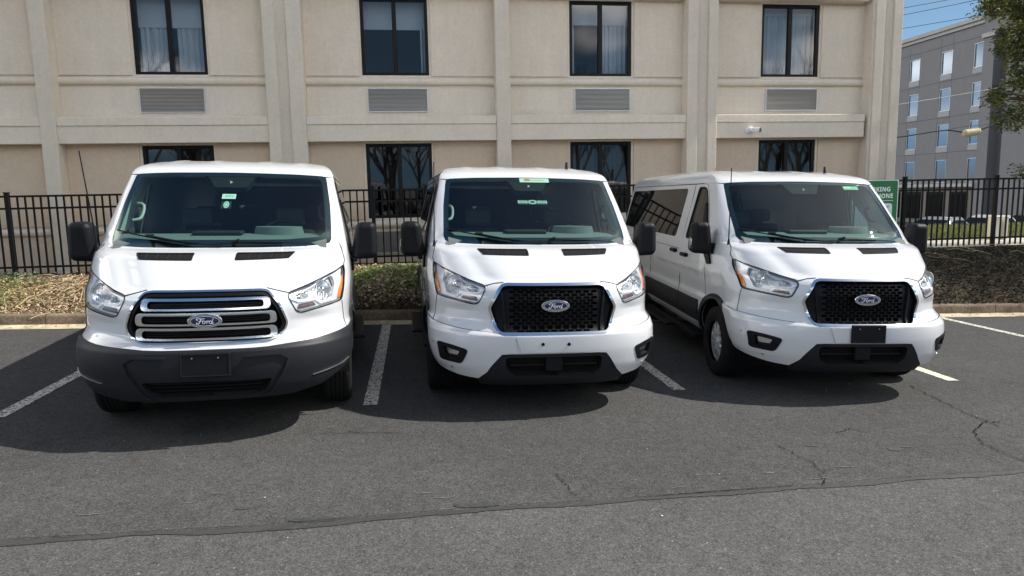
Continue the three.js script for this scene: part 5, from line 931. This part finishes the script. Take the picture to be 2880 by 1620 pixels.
// ---------------------------------------------------------------- evergreen tree at the right edge
function leafyTree(x, z, label, blobs, nLeaf, cols, trunkH, leafS) {
  const base = up(x, 0.58, z), t = thing('evergreen_tree', label, 'tree'); t.position.set(...base);
  const limbs = [taper([0, -0.1, 0], [0.1, trunkH, 0.05], 0.20, 0.12, 12)];
  for (const bl of blobs) { const m = [bl[0] * 0.45 + 0.05, mix(trunkH * 0.8, bl[1], 0.55), bl[2] * 0.45]; limbs.push(taper([0.08, trunkH * 0.75, 0.03], m, 0.075, 0.045, 8), taper(m, [bl[0], bl[1], bl[2]], 0.045, 0.012, 6)); for (let k = 0; k < 5; k++) limbs.push(taper([mix(m[0], bl[0], 0.6), mix(m[1], bl[1], 0.6), mix(m[2], bl[2], 0.6)], [bl[0] + rr(-1, 1) * bl[3] * 0.8, bl[1] + rr(-1, 1) * bl[3] * 0.7, bl[2] + rr(-1, 1) * bl[3] * 0.8], 0.014, 0.004, 5)); }
  mesh('trunk', join(limbs), std([0.12, 0.09, 0.07], 0.95), t);
  const g = leafGeo(leafS, leafS * 0.24), m = new THREE.InstancedMesh(g, leafMat, nLeaf), d = new THREE.Object3D(); let tot = 0; blobs.forEach((b, k) => { b[4] = b[3] ** 2.4 * (k < 7 ? 9 : 1); tot += b[4]; }); let i = 0;
  while (i < nLeaf) {
    let r = rnd() * tot, bl = blobs[0]; for (const b of blobs) { r -= b[4]; if (r <= 0) { bl = b; break; } }
    // leaves sit in sprays round twig ends
    const u = rr(-1, 1), a = rr(0, 6.283), q = Math.sqrt(1 - u * u), R = bl[3] * Math.pow(rnd(), 0.42); const cx = bl[0] + R * q * Math.cos(a), cy = bl[1] + R * u * 0.85, cz = bl[2] + R * q * Math.sin(a), spray = 6 + Math.floor(rnd() * 7), c0 = cols[Math.floor(rnd() * cols.length)];
    if (fbm(cx * 1.5 + 3, cy * 1.5, cz * 1.5, 2) < -0.16) continue;
    for (let k = 0; k < spray && i < nLeaf; k++, i++) { d.position.set(cx + rr(-0.09, 0.09), cy + rr(-0.07, 0.07), cz + rr(-0.09, 0.09)); d.rotation.set(rr(-1, 0.6), rr(0, 6.28), rr(-0.7, 0.7)); d.scale.setScalar(rr(0.6, 1.15)); d.updateMatrix(); m.setMatrixAt(i, d.matrix); const f = rr(0.6, 1.4); m.setColorAt(i, rgb(c0[0] * f, c0[1] * f, c0[2] * f)); }
  }
  m.name = 'crown'; m.userData = { kind: 'stuff' }; m.castShadow = m.receiveShadow = true; t.add(m); return t;
}
{
  const TX = 13.7, TZZ = -11.5, TY = up(TX, 0.58, 0)[1], B = [[11.25, 4.75, -12.0, 0.5], [10.82, 3.72, -12.0, 0.24], [11.1, 3.35, -11.95, 0.33], [10.95, 5.5, -12.2, 0.5], [11.42, 2.35, -11.8, 0.24], [11.6, 4.05, -12.0, 0.6], [12.0, 5.2, -11.9, 0.8],
    [13.0, 4.6, -11.4, 1.1], [13.3, 6.2, -11.8, 1.3], [14.6, 5.4, -11.0, 1.3], [14.8, 7.0, -11.8, 1.4], [13.6, 5.2, -10.4, 1.1], [12.9, 5.8, -12.6, 1.0], [15.4, 6.2, -12.4, 1.2], [12.7, 3.9, -10.9, 0.7], [14.2, 4.0, -12.0, 1.0], [13.4, 7.4, -11, 1.1], [12.4, 6.6, -12.2, 0.8]];
  leafyTree(TX, TZZ, 'dark evergreen tree with glossy leaves at the right edge of frame', B.map((b) => [b[0] - TX, b[1] - TY, b[2] - TZZ, b[3]]), 42000, [[0.07, 0.10, 0.035], [0.10, 0.14, 0.04], [0.08, 0.115, 0.05], [0.32, 0.30, 0.06], [0.2, 0.22, 0.05]], 3.0, 0.085);
}

// ---------------------------------------------------------------- bare winter trees on the far side of the car park, mirrored in the windows
{
  const variants = [0, 1, 2].map(() => {
    const parts = [];
    const grow2 = (a, dir, len, r, lvl) => {
      const b = [a[0] + dir[0] * len, a[1] + dir[1] * len, a[2] + dir[2] * len]; parts.push(taper(a, b, r, r * 0.62, lvl > 2 ? 3 : 5)); if (lvl > 4) return;
      const n = lvl === 0 ? 4 : 3; for (let i = 0; i < n; i++) { const t = lvl === 0 ? rr(0.55, 1) : rr(0.5, 1), s0 = [mix(a[0], b[0], t), mix(a[1], b[1], t), mix(a[2], b[2], t)]; const d = V3(dir[0] + rr(-0.75, 0.75), dir[1] + rr(-0.2, 0.45), dir[2] + rr(-0.75, 0.75)).normalize(); grow2(s0, [d.x, d.y, d.z], len * rr(0.55, 0.75), r * 0.55, lvl + 1); }
    };
    grow2([0, -0.3, 0], [0, 1, 0], 4.6, 0.19, 0); return join(parts);
  });
  const mat = std([0.085, 0.068, 0.055], 0.95);
  variants.forEach((g, k) => {
    const n = 26, m = new THREE.InstancedMesh(g, mat, n), d = new THREE.Object3D();
    for (let i = 0; i < n; i++) { d.position.set(rr(-62, 62), 0, rr(24, 46)); d.rotation.y = rr(0, 6.28); d.scale.setScalar(rr(0.85, 1.45)); d.updateMatrix(); m.setMatrixAt(i, d.matrix); }
    m.name = numbered('bare_wood'); m.castShadow = m.receiveShadow = true; m.userData = { label: ['bare winter wood across the car park, seen mirrored in the hotel windows', 'leafless trees of the wood beyond the car park, mirrored in window glass', 'bare thicket behind the viewer, mirrored in dark ground floor windows'][k], category: 'wood', kind: 'stuff' }; scene.add(m);
  });
}

// wind-blown leaves and grit gathered along the gutter and in the bays
{
  const L = []; for (let i = 0; i < 900; i++) { const x = rr(-6, 11), near = rnd() < 0.75, z = near ? KZ(x) + Math.abs(rr(0, 0.5) * rnd()) + 0.02 : rr(-9.4, -3), k = rr(0.6, 1.4); L.push([x, 0.008, z, near ? rr(0.35, 0.9) : rr(0.12, 0.3), rr(-0.2, 0.2), rr(0, 6.28), rr(-0.2, 0.2), ...shade(rnd() < 0.6 ? [0.34, 0.24, 0.14] : [0.45, 0.42, 0.36], k)]); }
  scatter('leaf_litter', 'scattered dry leaves and grit lying along the gutter and in the bays', 'leaf litter', ivy, dryMat, L);
}
renderer.render(scene, camera);
